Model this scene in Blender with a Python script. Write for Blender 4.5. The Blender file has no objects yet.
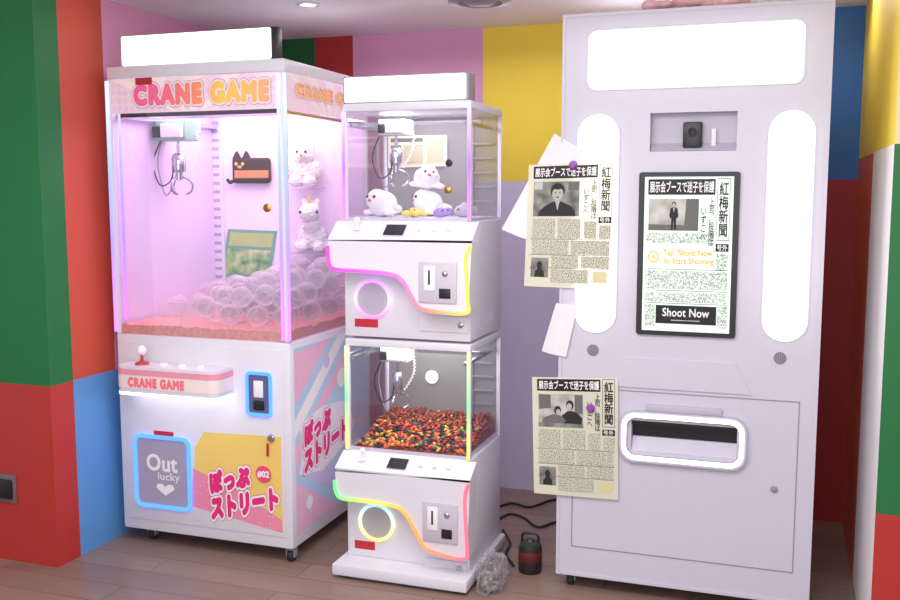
import bpy, bmesh, math, random
from math import sin, cos, pi, radians
from mathutils import Vector, Matrix, Euler
from mathutils import noise as mn
random.seed(7)
SC = bpy.context.scene
C = SC.collection
try:
    SC.view_settings.view_transform = 'Standard'
except Exception:
    pass

# ------------------------------------------------------------------ camera model
H = 1.55; FPX = 950.0; TH = math.atan(0.1126); PS = radians(19)
CAM = Vector((0, 0, H))
F = Vector((-sin(PS)*cos(TH), cos(PS)*cos(TH), -sin(TH)))
R = Vector((cos(PS), sin(PS), 0))
U = Vector((-sin(PS)*sin(TH), cos(PS)*sin(TH), cos(TH)))
def ray(px, py): return F*FPX + R*(px-450) + U*(300-py)
def PY(px, py, Y):
    d = ray(px, py); return CAM + d*(Y/d.y)
def PX(px, py, X):
    d = ray(px, py); return CAM + d*(X/d.x)
def PZ(px, py, Z):
    d = ray(px, py); return CAM + d*((Z-H)/d.z)
def rect(x0, y0, x1, y1, Y):
    xm, ym = (x0+x1)/2, (y0+y1)/2
    return PY(x0, ym, Y).x, PY(x1, ym, Y).x, PY(xm, y1, Y).z, PY(xm, y0, Y).z

cd = bpy.data.cameras.new('camera'); cam = bpy.data.objects.new('camera', cd); C.objects.link(cam)
cam.location = CAM; cam.rotation_euler = (pi/2-TH, 0, PS)
cd.sensor_width = 36; cd.lens = 36*FPX/900; cd.clip_start = .05
SC.camera = cam

# ------------------------------------------------------------------ materials
def lin(c):
    def f(v):
        v /= 255.0
        return v/12.92 if v <= .04045 else ((v+.055)/1.055)**2.4
    return (f(c[0]), f(c[1]), f(c[2]), 1)
def nodes(m):
    m.use_nodes = True
    return m.node_tree.nodes, m.node_tree.links, m.node_tree.nodes['Principled BSDF']
def mat(name, rgb, rough=.5, metal=0, emit=0, ergb=None, var=.05, scale=30, spec=.5, thin=0):
    m = bpy.data.materials.new(name); N, L, b = nodes(m)
    c = lin(rgb)
    tc = N.new('ShaderNodeTexCoord'); nz = N.new('ShaderNodeTexNoise'); nz.inputs['Scale'].default_value = scale
    L.new(tc.outputs['Object'], nz.inputs['Vector'])
    mx = N.new('ShaderNodeMix'); mx.data_type = 'RGBA'
    k = .15 if emit >= 1 else 1
    mx.inputs[6].default_value = tuple(max(0, v*(1-var)*k) for v in c[:3])+(1,)
    mx.inputs[7].default_value = tuple(min(1, v*(1+var)*k) for v in c[:3])+(1,)
    L.new(nz.outputs['Fac'], mx.inputs[0]); L.new(mx.outputs[2], b.inputs['Base Color'])
    b.inputs['Roughness'].default_value = rough; b.inputs['Metallic'].default_value = metal
    b.inputs['Specular IOR Level'].default_value = spec if emit < 1 else .1
    if emit:
        b.inputs['Emission Color'].default_value = lin(ergb or rgb); b.inputs['Emission Strength'].default_value = emit
    if thin:
        tl = N.new('ShaderNodeBsdfTranslucent'); L.new(mx.outputs[2], tl.inputs[0])
        ms = N.new('ShaderNodeMixShader'); ms.inputs[0].default_value = thin
        L.new(b.outputs[0], ms.inputs[1]); L.new(tl.outputs[0], ms.inputs[2]); L.new(ms.outputs[0], N['Material Output'].inputs[0])
    return m
def ramp_mat(name, stops, scale=6, tex='NOISE', axis=None, rough=.4, emit=0, const=False):
    m = bpy.data.materials.new(name); N, L, b = nodes(m)
    tc = N.new('ShaderNodeTexCoord'); rp = N.new('ShaderNodeValToRGB')
    if const: rp.color_ramp.interpolation = 'CONSTANT'
    els = rp.color_ramp.elements
    while len(els) < len(stops): els.new(.5)
    for e, (p, c) in zip(els, stops): e.position = p; e.color = lin(c)
    if axis is not None:
        sp = N.new('ShaderNodeSeparateXYZ'); L.new(tc.outputs['Generated'], sp.inputs[0]); L.new(sp.outputs[axis], rp.inputs[0])
    elif tex == 'VORONOI':
        t = N.new('ShaderNodeTexVoronoi'); t.inputs['Scale'].default_value = scale
        try: t.inputs['Randomness'].default_value = .15
        except Exception: pass
        L.new(tc.outputs['Object'], t.inputs['Vector']); L.new(t.outputs['Distance'], rp.inputs[0])
    else:
        t = N.new('ShaderNodeTexNoise'); t.inputs['Scale'].default_value = scale; t.inputs['Detail'].default_value = 1
        L.new(tc.outputs['Object'], t.inputs['Vector']); L.new(t.outputs['Fac'], rp.inputs[0])
    b.inputs['Roughness'].default_value = rough
    if emit < 1: L.new(rp.outputs[0], b.inputs['Base Color'])
    else:
        b.inputs['Base Color'].default_value = (.05, .05, .05, 1); b.inputs['Specular IOR Level'].default_value = .1
    if emit:
        L.new(rp.outputs[0], b.inputs['Emission Color']); b.inputs['Emission Strength'].default_value = emit
    return m
def glass_mat(name, tint=(250, 248, 255), gl=.06, edge=.35, body=0, bodyrgb=(255, 255, 255), tlf=.35):
    m = bpy.data.materials.new(name); N, L, b = nodes(m); out = N['Material Output']
    tr = N.new('ShaderNodeBsdfTransparent'); tr.inputs[0].default_value = lin(tint)
    b.inputs['Base Color'].default_value = lin(bodyrgb); b.inputs['Roughness'].default_value = .06
    b.inputs['Specular IOR Level'].default_value = 1.0
    lw = N.new('ShaderNodeLayerWeight'); lw.inputs[0].default_value = .25
    mp = N.new('ShaderNodeMapRange'); mp.inputs[3].default_value = gl; mp.inputs[4].default_value = edge
    L.new(lw.outputs['Facing'], mp.inputs[0])
    mx = N.new('ShaderNodeMixShader'); L.new(mp.outputs[0], mx.inputs[0])
    if body:
        tl = N.new('ShaderNodeBsdfTranslucent'); tl.inputs[0].default_value = lin(bodyrgb)
        m2 = N.new('ShaderNodeMixShader'); m2.inputs[0].default_value = tlf
        L.new(b.outputs[0], m2.inputs[1]); L.new(tl.outputs[0], m2.inputs[2]); L.new(m2.outputs[0], mx.inputs[2])
    else:
        g = N.new('ShaderNodeBsdfGlossy'); g.inputs['Roughness'].default_value = .03; L.new(g.outputs[0], mx.inputs[2])
    L.new(tr.outputs[0], mx.inputs[1]); L.new(mx.outputs[0], out.inputs[0])
    return m
def print_mat(name, ink=(104, 104, 98), paper=(232, 232, 208), emit=0):
    m = bpy.data.materials.new(name); N, L, b = nodes(m)
    tc = N.new('ShaderNodeTexCoord'); mp = N.new('ShaderNodeMapping'); mp.inputs['Scale'].default_value = (300, 1, 300)
    L.new(tc.outputs['Object'], mp.inputs[0])
    nz = N.new('ShaderNodeTexNoise'); nz.inputs['Scale'].default_value = 1; nz.inputs['Detail'].default_value = 1
    L.new(mp.outputs[0], nz.inputs['Vector'])
    rp = N.new('ShaderNodeValToRGB'); rp.color_ramp.elements[0].position = .40; rp.color_ramp.elements[1].position = .56
    rp.color_ramp.elements[0].color = lin(ink); rp.color_ramp.elements[1].color = lin(paper)
    L.new(nz.outputs['Fac'], rp.inputs[0]); L.new(rp.outputs[0], b.inputs['Base Color'])
    b.inputs['Roughness'].default_value = .8
    if emit:
        L.new(rp.outputs[0], b.inputs['Emission Color']); b.inputs['Emission Strength'].default_value = emit
    return m
def floor_mat():
    m = bpy.data.materials.new('wood_floor'); N, L, b = nodes(m)
    tc = N.new('ShaderNodeTexCoord'); br = N.new('ShaderNodeTexBrick')
    br.inputs['Color1'].default_value = lin((164, 138, 126)); br.inputs['Color2'].default_value = lin((148, 123, 112))
    br.inputs['Mortar'].default_value = lin((110, 90, 82)); br.inputs['Scale'].default_value = 1
    br.inputs['Brick Width'].default_value = 1.2; br.inputs['Row Height'].default_value = .15; br.inputs['Mortar Size'].default_value = .0025
    L.new(tc.outputs['Object'], br.inputs['Vector'])
    mp = N.new('ShaderNodeMapping'); mp.inputs['Scale'].default_value = (3, 40, 1); L.new(tc.outputs['Object'], mp.inputs[0])
    nz = N.new('ShaderNodeTexNoise'); nz.inputs['Scale'].default_value = 1; nz.inputs['Detail'].default_value = 4; L.new(mp.outputs[0], nz.inputs['Vector'])
    mx = N.new('ShaderNodeMix'); mx.data_type = 'RGBA'; mx.blend_type = 'MULTIPLY'; mx.inputs[0].default_value = .35
    L.new(br.outputs['Color'], mx.inputs[6]); L.new(nz.outputs['Fac'], mx.inputs[7]); L.new(mx.outputs[2], b.inputs['Base Color'])
    b.inputs['Roughness'].default_value = .3
    return m

white = mat('white_paint', (230, 229, 238), .26, var=.02)
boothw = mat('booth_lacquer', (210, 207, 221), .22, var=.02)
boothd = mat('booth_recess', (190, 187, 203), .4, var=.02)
grey = mat('grey_plastic', (150, 148, 156), .4)
dark = mat('dark_plastic', (30, 30, 36), .35)
black = mat('black_ink', (16, 16, 18), .5)
chrome = mat('chrome', (200, 200, 208), .18, 1)
brass = mat('brass', (190, 150, 70), .3, 1)
rubber = mat('rubber', (45, 45, 48), .7)
glass = glass_mat('clear_glass', (253, 251, 255), .05, .32)
capm = glass_mat('clear_capsule', (255, 253, 255), .17, .72, 1, (255, 254, 255), .5)
pinkbed = mat('pink_bed', (248, 164, 154), .85, var=.35, scale=70)
lavback = mat('cabinet_back', (246, 235, 250), .5, var=.02)
lavside = mat('added_panel_pale', (232, 213, 244), .4, var=.02)
redst = mat('red_sticker', (190, 40, 55), .5)
lightw = mat('light_panel', (255, 255, 255), .4, emit=3.6, ergb=(254, 253, 255))
signw = mat('sign_light', (255, 252, 255), .4, emit=2.2)
ledblue = mat('led_blue', (60, 110, 255), .4, emit=2.2, ergb=(80, 140, 255))
ledwhite = mat('led_white', (245, 245, 255), .4, emit=3, ergb=(240, 240, 255))
ledlav = ramp_mat('led_lavender', [(0, (215, 130, 255)), (.35, (160, 135, 255)), (.65, (145, 170, 255)), (1, (215, 215, 255))], axis=2, emit=1.7)
ledpink = ramp_mat('led_rainbow', [(0, (255, 70, 190)), (.4, (230, 110, 255)), (.7, (255, 140, 130)), (1, (255, 225, 90))], axis=0, emit=1.35)
ledgreen = ramp_mat('led_warm', [(0, (90, 255, 150)), (.25, (230, 245, 90)), (.6, (255, 160, 70)), (1, (255, 110, 140))], axis=0, emit=1.35)
ledyel = ramp_mat('led_yellow_green', [(0, (255, 235, 110)), (.5, (140, 255, 170)), (1, (240, 250, 170))], axis=2, emit=1.4)
ledpur = ramp_mat('led_purple', [(0, (255, 140, 225)), (.5, (180, 120, 255)), (1, (230, 205, 255))], axis=2, emit=1.4)
header_m = ramp_mat('pastel_header', [(0, (254, 238, 246)), (.2, (244, 208, 234)), (.36, (238, 212, 244)), (.5, (248, 226, 232)), (1, (240, 216, 244))], scale=30, tex='VORONOI', emit=.12)
header_r = mat('header_ray', (253, 236, 238), .4, emit=.14)
side_m = mat('side_blue', (190, 222, 248), .4)
side_p = mat('side_pink', (248, 196, 224), .4)
side_l = mat('side_lavender', (216, 204, 248), .4)
dots_m = ramp_mat('yellow_dots', [(0, (236, 160, 110)), (.28, (246, 212, 116)), (1, (244, 218, 124))], scale=60, tex='VORONOI', const=True)
pinkdots_m = ramp_mat('pink_dots', [(0, (255, 225, 235)), (.28, (242, 146, 176)), (1, (242, 154, 182))], scale=60, tex='VORONOI', const=True)
hotpink = mat('hot_pink', (236, 44, 128), .4)
deeppink = mat('deep_pink', (206, 60, 130), .4)
letterw = mat('letter_white', (250, 248, 252), .5)
rose = mat('letter_rose', (236, 120, 170), .4)
crane_txt = ramp_mat('crane_letters', [(0, (244, 104, 160)), (.12, (244, 104, 160)), (.32, (246, 120, 130)), (.5, (250, 150, 110)), (.65, (252, 206, 100)), (.85, (252, 196, 110)), (1, (248, 176, 140))], axis=0, emit=.15)
paper = mat('newsprint', (238, 238, 214), .8, var=.02, thin=.22)
sheetw = mat('white_sheet', (238, 238, 242), .7, var=.02)
newsink = print_mat('newsprint_text')
screenw = mat('screen_white', (222, 238, 226), .3, emit=.45, var=.01)
screenink = print_mat('screen_text', (130, 142, 136), (222, 238, 226), .35)
orange_t = mat('prompt_yellow', (224, 172, 66), .5, emit=.25)
gold_t = mat('gold_emblem', (220, 190, 110), .5, emit=.25)
photo_bg = ramp_mat('photo_grey', [(.3, (92, 94, 90)), (.5, (132, 134, 128)), (.7, (164, 166, 158))], scale=22, rough=.7)
photo_lt = ramp_mat('photo_light', [(.3, (160, 162, 154)), (.5, (190, 192, 184)), (.7, (210, 210, 202))], scale=22, rough=.7)
photo_sk = mat('photo_skin', (186, 184, 174), .7)
photo_dk = mat('photo_dark', (40, 40, 42), .7)
photo_gr = mat('photo_mid', (110, 110, 106), .7)
purple = mat('purple_plastic', (150, 70, 170), .4)
plushw = mat('white_plush', (252, 249, 252), .95, var=.06, scale=200)

# ------------------------------------------------------------------ mesh builder
class MB:
    def __init__(s): s.bm = bmesh.new()
    def box(s, x0, x1, y0, y1, z0, z1, bev=0, seg=2):
        r = bmesh.ops.create_cube(s.bm, size=1)
        for v in r['verts']:
            v.co = Vector(((x0+x1)/2+v.co.x*(x1-x0), (y0+y1)/2+v.co.y*(y1-y0), (z0+z1)/2+v.co.z*(z1-z0)))
        if bev:
            es = list({e for v in r['verts'] for e in v.link_edges})
            bmesh.ops.bevel(s.bm, geom=es, offset=bev, segments=seg, affect='EDGES', profile=.5)
        return s
    def loft(s, rings, cap=True, closed=False):
        vs = [[s.bm.verts.new(p) for p in r] for r in rings]
        n = len(vs[0]); m = len(vs)
        for i in range(m if closed else m-1):
            a, b = vs[i], vs[(i+1) % m]
            for j in range(n):
                k = (j+1) % n
                s.bm.faces.new((a[j], a[k], b[k], b[j]))
        if cap and not closed:
            s.bm.faces.new(list(reversed(vs[0]))); s.bm.faces.new(vs[-1])
        return s
    def cyl(s, p0, p1, r0, r1=None, n=20):
        return s.tube([p0, p1], [r0, r0 if r1 is None else r1], n)
    def tube(s, pts, r, n=8, closed=False):
        pts = [Vector(p) for p in pts]; m = len(pts)
        rr = r if isinstance(r, (list, tuple)) else [r]*m
        rings = []; prev = None
        for i in range(m):
            if closed: t = pts[(i+1) % m]-pts[i-1]
            elif i == 0: t = pts[1]-pts[0]
            elif i == m-1: t = pts[-1]-pts[-2]
            else: t = pts[i+1]-pts[i-1]
            t.normalize()
            if prev is None:
                a = Vector((0, 0, 1)) if abs(t.z) < .9 else Vector((1, 0, 0))
                nrm = (a-t*a.dot(t)).normalized()
            else:
                nrm = (prev-t*prev.dot(t)).normalized()
            prev = nrm; bn = t.cross(nrm)
            rings.append([pts[i]+(nrm*cos(2*pi*k/n)+bn*sin(2*pi*k/n))*rr[i] for k in range(n)])
        return s.loft(rings, closed=closed)
    def lathe(s, c, prof, n=24, axis='z'):
        rings = []
        for (r, h) in prof:
            ring = []
            for k in range(n):
                a = 2*pi*k/n; x, y = r*cos(a), r*sin(a)
                p = Vector((x, y, h)) if axis == 'z' else (Vector((x, -h, y)) if axis == 'y' else Vector((h, x, y)))
                ring.append(Vector(c)+p)
            rings.append(ring)
        return s.loft(rings)
    def prism(s, pts, ya, yb):        # XZ outline, front at ya
        return s.loft([[Vector((x, ya, z)) for x, z in pts], [Vector((x, yb, z)) for x, z in pts]])
    def prismz(s, pts, za, zb):       # XY outline
        return s.loft([[Vector((x, y, za)) for x, y in pts], [Vector((x, y, zb)) for x, y in pts]])
    def prismx(s, pts, xa, xb):       # YZ outline
        return s.loft([[Vector((xa, y, z)) for y, z in pts], [Vector((xb, y, z)) for y, z in pts]])
    def ring(s, outer, inner, ya, yb):
        n = len(outer)
        o1 = [s.bm.verts.new((x, ya, z)) for x, z in outer]; i1 = [s.bm.verts.new((x, ya, z)) for x, z in inner]
        o2 = [s.bm.verts.new((x, yb, z)) for x, z in outer]; i2 = [s.bm.verts.new((x, yb, z)) for x, z in inner]
        for j in range(n):
            k = (j+1) % n
            for q in ((o1[j], o1[k], i1[k], i1[j]), (o2[k], o2[j], i2[j], i2[k]), (o1[k], o1[j], o2[j], o2[k]), (i1[j], i1[k], i2[k], i2[j])):
                s.bm.faces.new(q)
        return s
    def ell(s, c, r, n=20, rot=None):
        if not isinstance(r, (list, tuple)): r = (r, r, r)
        q = bmesh.ops.create_uvsphere(s.bm, u_segments=n, v_segments=max(6, n//2), radius=1)
        for v in q['verts']:
            p = Vector((v.co.x*r[0], v.co.y*r[1], v.co.z*r[2]))
            if rot: p = rot @ p
            v.co = p+Vector(c)
        return s
    def quad(s, M, u0, u1, v0, v1, d=0):
        s.bm.faces.new([s.bm.verts.new(M(u, v, d)) for u, v in ((u0, v0), (u1, v0), (u1, v1), (u0, v1))]); return s
    def poly(s, M, pts, d=0):
        s.bm.faces.new([s.bm.verts.new(M(u, v, d)) for u, v in pts]); return s
    def grid(s, M, nu, nv, fn=lambda u, v: 0):
        vs = [[s.bm.verts.new(M(i/nu, j/nv, fn(i/nu, j/nv))) for i in range(nu+1)] for j in range(nv+1)]
        for j in range(nv):
            for i in range(nu): s.bm.faces.new((vs[j][i], vs[j][i+1], vs[j+1][i+1], vs[j+1][i]))
        return s
    def field(s, xa, xb, ya, yb, z0, fn, nx, ny):   # closed slab with a shaped top
        tv = []; bv = []
        for j in range(ny+1):
            y = ya+(yb-ya)*j/ny
            tv.append([s.bm.verts.new((xa+(xb-xa)*i/nx, y, fn(xa+(xb-xa)*i/nx, y))) for i in range(nx+1)])
            bv.append([s.bm.verts.new((xa+(xb-xa)*i/nx, y, z0)) for i in range(nx+1)])
        for j in range(ny):
            for i in range(nx):
                s.bm.faces.new((tv[j][i], tv[j][i+1], tv[j+1][i+1], tv[j+1][i]))
                if j == 0: s.bm.faces.new((bv[0][i], bv[0][i+1], tv[0][i+1], tv[0][i]))
                if j == ny-1: s.bm.faces.new((bv[ny][i+1], bv[ny][i], tv[ny][i], tv[ny][i+1]))
            s.bm.faces.new((bv[j+1][0], bv[j][0], tv[j][0], tv[j+1][0])); s.bm.faces.new((bv[j][nx], bv[j+1][nx], tv[j+1][nx], tv[j][nx]))
        return s
def rrect(x0, x1, z0, z1, r, n=6):
    pts = []
    for cx, cz, a0 in ((x1-r, z1-r, 0), (x0+r, z1-r, 90), (x0+r, z0+r, 180), (x1-r, z0+r, 270)):
        for k in range(n+1):
            a = radians(a0+90*k/n); pts.append((cx+r*cos(a), cz+r*sin(a)))
    return pts
def circ(cx, cz, r, n=32): return [(cx+r*cos(2*pi*k/n), cz+r*sin(2*pi*k/n)) for k in range(n)]
def smooth_path(pts, k=6):
    pts = [Vector(p) for p in pts]; out = []
    for i in range(len(pts)-1):
        p0 = pts[max(0, i-1)]; p1 = pts[i]; p2 = pts[i+1]; p3 = pts[min(len(pts)-1, i+2)]
        for j in range(k):
            t = j/k
            out.append(.5*((2*p1)+(p2-p0)*t+(2*p0-5*p1+4*p2-p3)*t*t+(3*p1-p0-3*p2+p3)*t**3))
    out.append(pts[-1]); return out

def setp(o, label=None, cat=None, group=None, kind=None):
    if label: o['label'] = label
    if cat: o['category'] = cat
    if group: o['group'] = group
    if kind: o['kind'] = kind
    return o
def thing(name, label, cat, loc, group=None, rz=0):
    o = bpy.data.objects.new(name, None); C.objects.link(o); o.location = loc; o.rotation_euler = (0, 0, rz)
    o.empty_display_size = .05
    return setp(o, label, cat, group)
def rootloc(p):
    while p.parent: p = p.parent
    return Vector(p.location)
def finish(me, m, smooth=True):
    if m is not None and len(me.materials) == 0: me.materials.append(m)
    if smooth:
        for p in me.polygons: p.use_smooth = True
        try: me.set_sharp_from_angle(angle=radians(38))
        except Exception: pass
def obj(name, mb, m, parent=None, label=None, cat=None, group=None, kind=None, smooth=True, local=False, recalc=True):
    me = bpy.data.meshes.new(name)
    if isinstance(mb, MB):
        if recalc: bmesh.ops.recalc_face_normals(mb.bm, faces=mb.bm.faces)
        mb.bm.to_mesh(me); mb.bm.free()
    else: me = mb
    finish(me, m, smooth)
    o = bpy.data.objects.new(name, me); C.objects.link(o)
    if parent is not None:
        if not local: me.transform(Matrix.Translation(-rootloc(parent)))
        o.parent = parent
    elif not local and kind != 'structure':
        xs = [v.co for v in me.vertices]
        b = Vector(((min(v.x for v in xs)+max(v.x for v in xs))/2, (min(v.y for v in xs)+max(v.y for v in xs))/2, min(v.z for v in xs)))
        me.transform(Matrix.Translation(-b)); o.location = b
    return setp(o, label, cat, group, kind)
def blob(spheres, voxel=.006, smooth_it=6, fluff=0):
    mb = MB()
    for c, r in spheres: mb.ell(c, r, 20)
    me = bpy.data.meshes.new('t'); mb.bm.to_mesh(me); mb.bm.free()
    t = bpy.data.objects.new('t', me); C.objects.link(t)
    md = t.modifiers.new('r', 'REMESH'); md.mode = 'VOXEL'; md.voxel_size = voxel
    sm = t.modifiers.new('s', 'SMOOTH'); sm.factor = .5; sm.iterations = smooth_it
    dg = bpy.context.evaluated_depsgraph_get(); dg.update()
    out = bpy.data.meshes.new_from_object(t.evaluated_get(dg))
    bpy.data.objects.remove(t); bpy.data.meshes.remove(me)
    out.materials.clear()
    if fluff:
        nv = [v.normal.copy() for v in out.vertices]
        for v, n in zip(out.vertices, nv):
            v.co += n*fluff*(mn.noise(v.co*160)+.6*mn.noise(v.co*60+Vector((5, 2, 1))))
    return out
def text(name, body, M, u0, u1, v0, v1, m, parent, d=.001, fat=0, ls=1.0, label=None, nd=8, pad=0, sp=None):
    """lettering fitted into the (u, v) box of M; fat thickens the strokes (font units) by overlaid shifted copies"""
    cu = bpy.data.curves.new('t', 'FONT'); cu.body = body; cu.size = 1; cu.align_x = 'CENTER'
    cu.space_line = ls; cu.resolution_u = 3; cu.space_character = sp or 1+fat*1.6
    t = bpy.data.objects.new('t', cu); C.objects.link(t)
    dg = bpy.context.evaluated_depsgraph_get(); dg.update()
    me = bpy.data.meshes.new_from_object(t.evaluated_get(dg))
    bpy.data.objects.remove(t); bpy.data.curves.remove(cu)
    if not len(me.vertices): return None
    co = [(v.co.x, v.co.y) for v in me.vertices]; fs = [tuple(p.vertices) for p in me.polygons]
    bpy.data.meshes.remove(me)
    xa = min(c[0] for c in co)-pad; xb = max(c[0] for c in co)+pad; ya = min(c[1] for c in co)-pad; yb = max(c[1] for c in co)+pad
    sh = [(0, 0)]+([(fat*cos(2*pi*k/nd), fat*sin(2*pi*k/nd)) for k in range(nd)] if fat else [])
    V = []; P = []
    for i, (sx, sy) in enumerate(sh):
        o = len(V)
        for (x, y) in co:
            V.append(M(u0+(x+sx-xa)/max(1e-6, xb-xa)*(u1-u0), v0+(y+sy-ya)/max(1e-6, yb-ya)*(v1-v0), d+i*1.2e-5))
        P += [tuple(o+k for k in f) for f in fs]
    me = bpy.data.meshes.new(name); me.from_pydata(V, [], P)
    return obj(name, me, m, parent, label=label, smooth=False)
def MF(Y): return lambda u, v, d: Vector((u, Y-d, v))          # front face, u = X, v = Z
def MS(X): return lambda u, v, d: Vector((X+d, u, v))          # right side face, u = Y, v = Z
def MR(X0, X1, Z0, Z1, Y): return lambda u, v, d: Vector((X0+u*(X1-X0), Y-d, Z0+v*(Z1-Z0)))
def MQ(bl, br, tr, tl, Y):
    a, b, c, e = (PY(p[0], p[1], Y) for p in (bl, br, tr, tl))
    return lambda u, v, d: (a*(1-u)+b*u)*(1-v)+(e*(1-u)+c*u)*v+Vector((0, -d, 0))

# ------------------------------------------------------------------ room
XW = -2.78; YW = 4.715; XRW = .336; ZC = 2.38
col = {k: mat('wall_'+k, c, .55, var=.03, scale=4) for k, c in dict(
    green=(26, 118, 60), orange=(208, 86, 64), red=(190, 54, 46), blue=(98, 158, 218), pink=(238, 170, 208), mauve=(236, 172, 212),
    yellow=(255, 226, 74), lav=(216, 210, 236), deep=(56, 116, 196), dred=(172, 46, 50), paleyel=(252, 226, 168), dgreen=(34, 116, 62), salmon=(228, 112, 84), pale=(253, 250, 252)).items()}
def wall(name, rects, M, thick):
    bm = bmesh.new(); mats = []; me = bpy.data.meshes.new(name)
    for (u0, u1, v0, v1, k) in rects:
        if col[k] not in mats: mats.append(col[k])
        f = bm.faces.new([bm.verts.new(M(u, v, 0)) for u, v in ((u0, v0), (u1, v0), (u1, v1), (u0, v1))]); f.material_index = mats.index(col[k])
    us = [r[0] for r in rects]+[r[1] for r in rects]
    a, b = min(us)+.006, max(us)-.006
    q = [[bm.verts.new(M(u, v, d)) for u, v in ((a, 0), (b, 0), (b, ZC), (a, ZC))] for d in (-.0008, -thick)]
    bm.faces.new(list(reversed(q[1])))
    for j in range(4): bm.faces.new((q[0][j], q[0][(j+1) % 4], q[1][(j+1) % 4], q[1][j]))
    bm.to_mesh(me); bm.free()
    for x in mats: me.materials.append(x)
    o = bpy.data.objects.new(name, me); C.objects.link(o); o['kind'] = 'structure'; return o
yA = PX(50, 385, XW).y; zA = PX(60, 384, XW).z
yB1 = PX(65, 200, XW).y; yB2 = PX(103, 60, XW).y
wall('wall_left', [(yA, yB1, 0, zA, 'red'), (yA, yB1, zA, ZC, 'green'), (yB1, YW, 0, zA, 'blue'), (yB1, yB2, zA, ZC, 'orange'), (yB2, YW, zA, ZC, 'pink')], MS(XW), .1)
wall('wall_left_front', [(-4.6, XW, 0, zA, 'red'), (-4.6, XW, zA, ZC, 'green')], MF(yA), .1)
bx = [PY(p, 60, YW).x for p in (315, 353, 483)]
zY = PY(530, 181, YW).z
xbl = -.2
wall('wall_back', [(XW, bx[0], 0, ZC, 'green'), (bx[0], bx[1], 0, ZC, 'red'), (bx[1], bx[2], 0, ZC, 'mauve'), (bx[2], xbl, zY, ZC, 'yellow'), (bx[2], xbl, 0, zY, 'lav'),
                   (xbl, XRW, zY, ZC, 'deep'), (xbl, XRW, 0, zY, 'dred')], MF(YW), .1)
yR = 3.3; zR = PX(880, 150, XRW).z
MW = lambda u, v, d: Vector((XRW-d, -u, v))
wall('wall_right', [(-YW, -yR-.70, 0, zR, 'salmon'), (-yR-.70, -yR, 0, zR, 'pale'), (-YW, -yR, zR, ZC, 'yellow')], MW, .1)
zR2 = PY(890, 515, yR).z
wall('wall_right_front', [(XRW, 2.2, 0, zR2, 'red'), (XRW, 2.2, zR2, zR, 'dgreen'), (XRW, 2.2, zR, ZC, 'paleyel')], MF(yR), .1)
obj('floor', MB().box(-4.7, 2.3, -1.5, 4.8, -.1, 0), floor_mat(), kind='structure')
obj('ceiling', MB().box(-4.7, 2.3, -1.5, 4.8, ZC, ZC+.1), mat('ceiling_paint', (250, 245, 248), .8, var=.01), kind='structure')

p = PZ(308, 4, ZC)
t = thing('ceiling_light', 'small round recessed downlight in the white ceiling above the big claw cabinet', 'ceiling light', p)
obj('trim_ring', MB().lathe(p, [(.036, -.001), (.036, -.006), (.05, -.006), (.054, -.001)], 28), white, t)
obj('lamp', MB().lathe(p, [(.001, -.003), (.036, -.003), (.036, -.001), (.001, -.001)], 28), lightw, t)
p = PZ(480, -1, ZC)
t = thing('ceiling_vent', 'round grey air diffuser in the ceiling at the top edge of the photo', 'air vent', p)
obj('rim', MB().lathe(p, [(.09, -.001), (.10, -.02), (.14, -.012), (.145, -.001)], 32), grey, t)
obj('cone', MB().lathe(p, [(.001, -.025), (.05, -.025), (.085, -.005), (.085, -.001), (.001, -.001)], 32), grey, t)
x0, x1, z0, z1 = rect(-1, 474, 17, 502, yA)
t = thing('wall_outlet', 'grey wall socket plate on the red wall at the far left', 'power outlet', ((x0+x1)/2, yA, z0))
pl = obj('plate', MB().box(x0, x1, yA-.008, yA, z0, z1, .003), mat('outlet_grey', (120, 104, 108), .4), t)
obj('socket', MB().box(x0+.015, x1-.015, yA-.02, yA-.0085, z0+.02, z1-.02, .004), dark, t)

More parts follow.
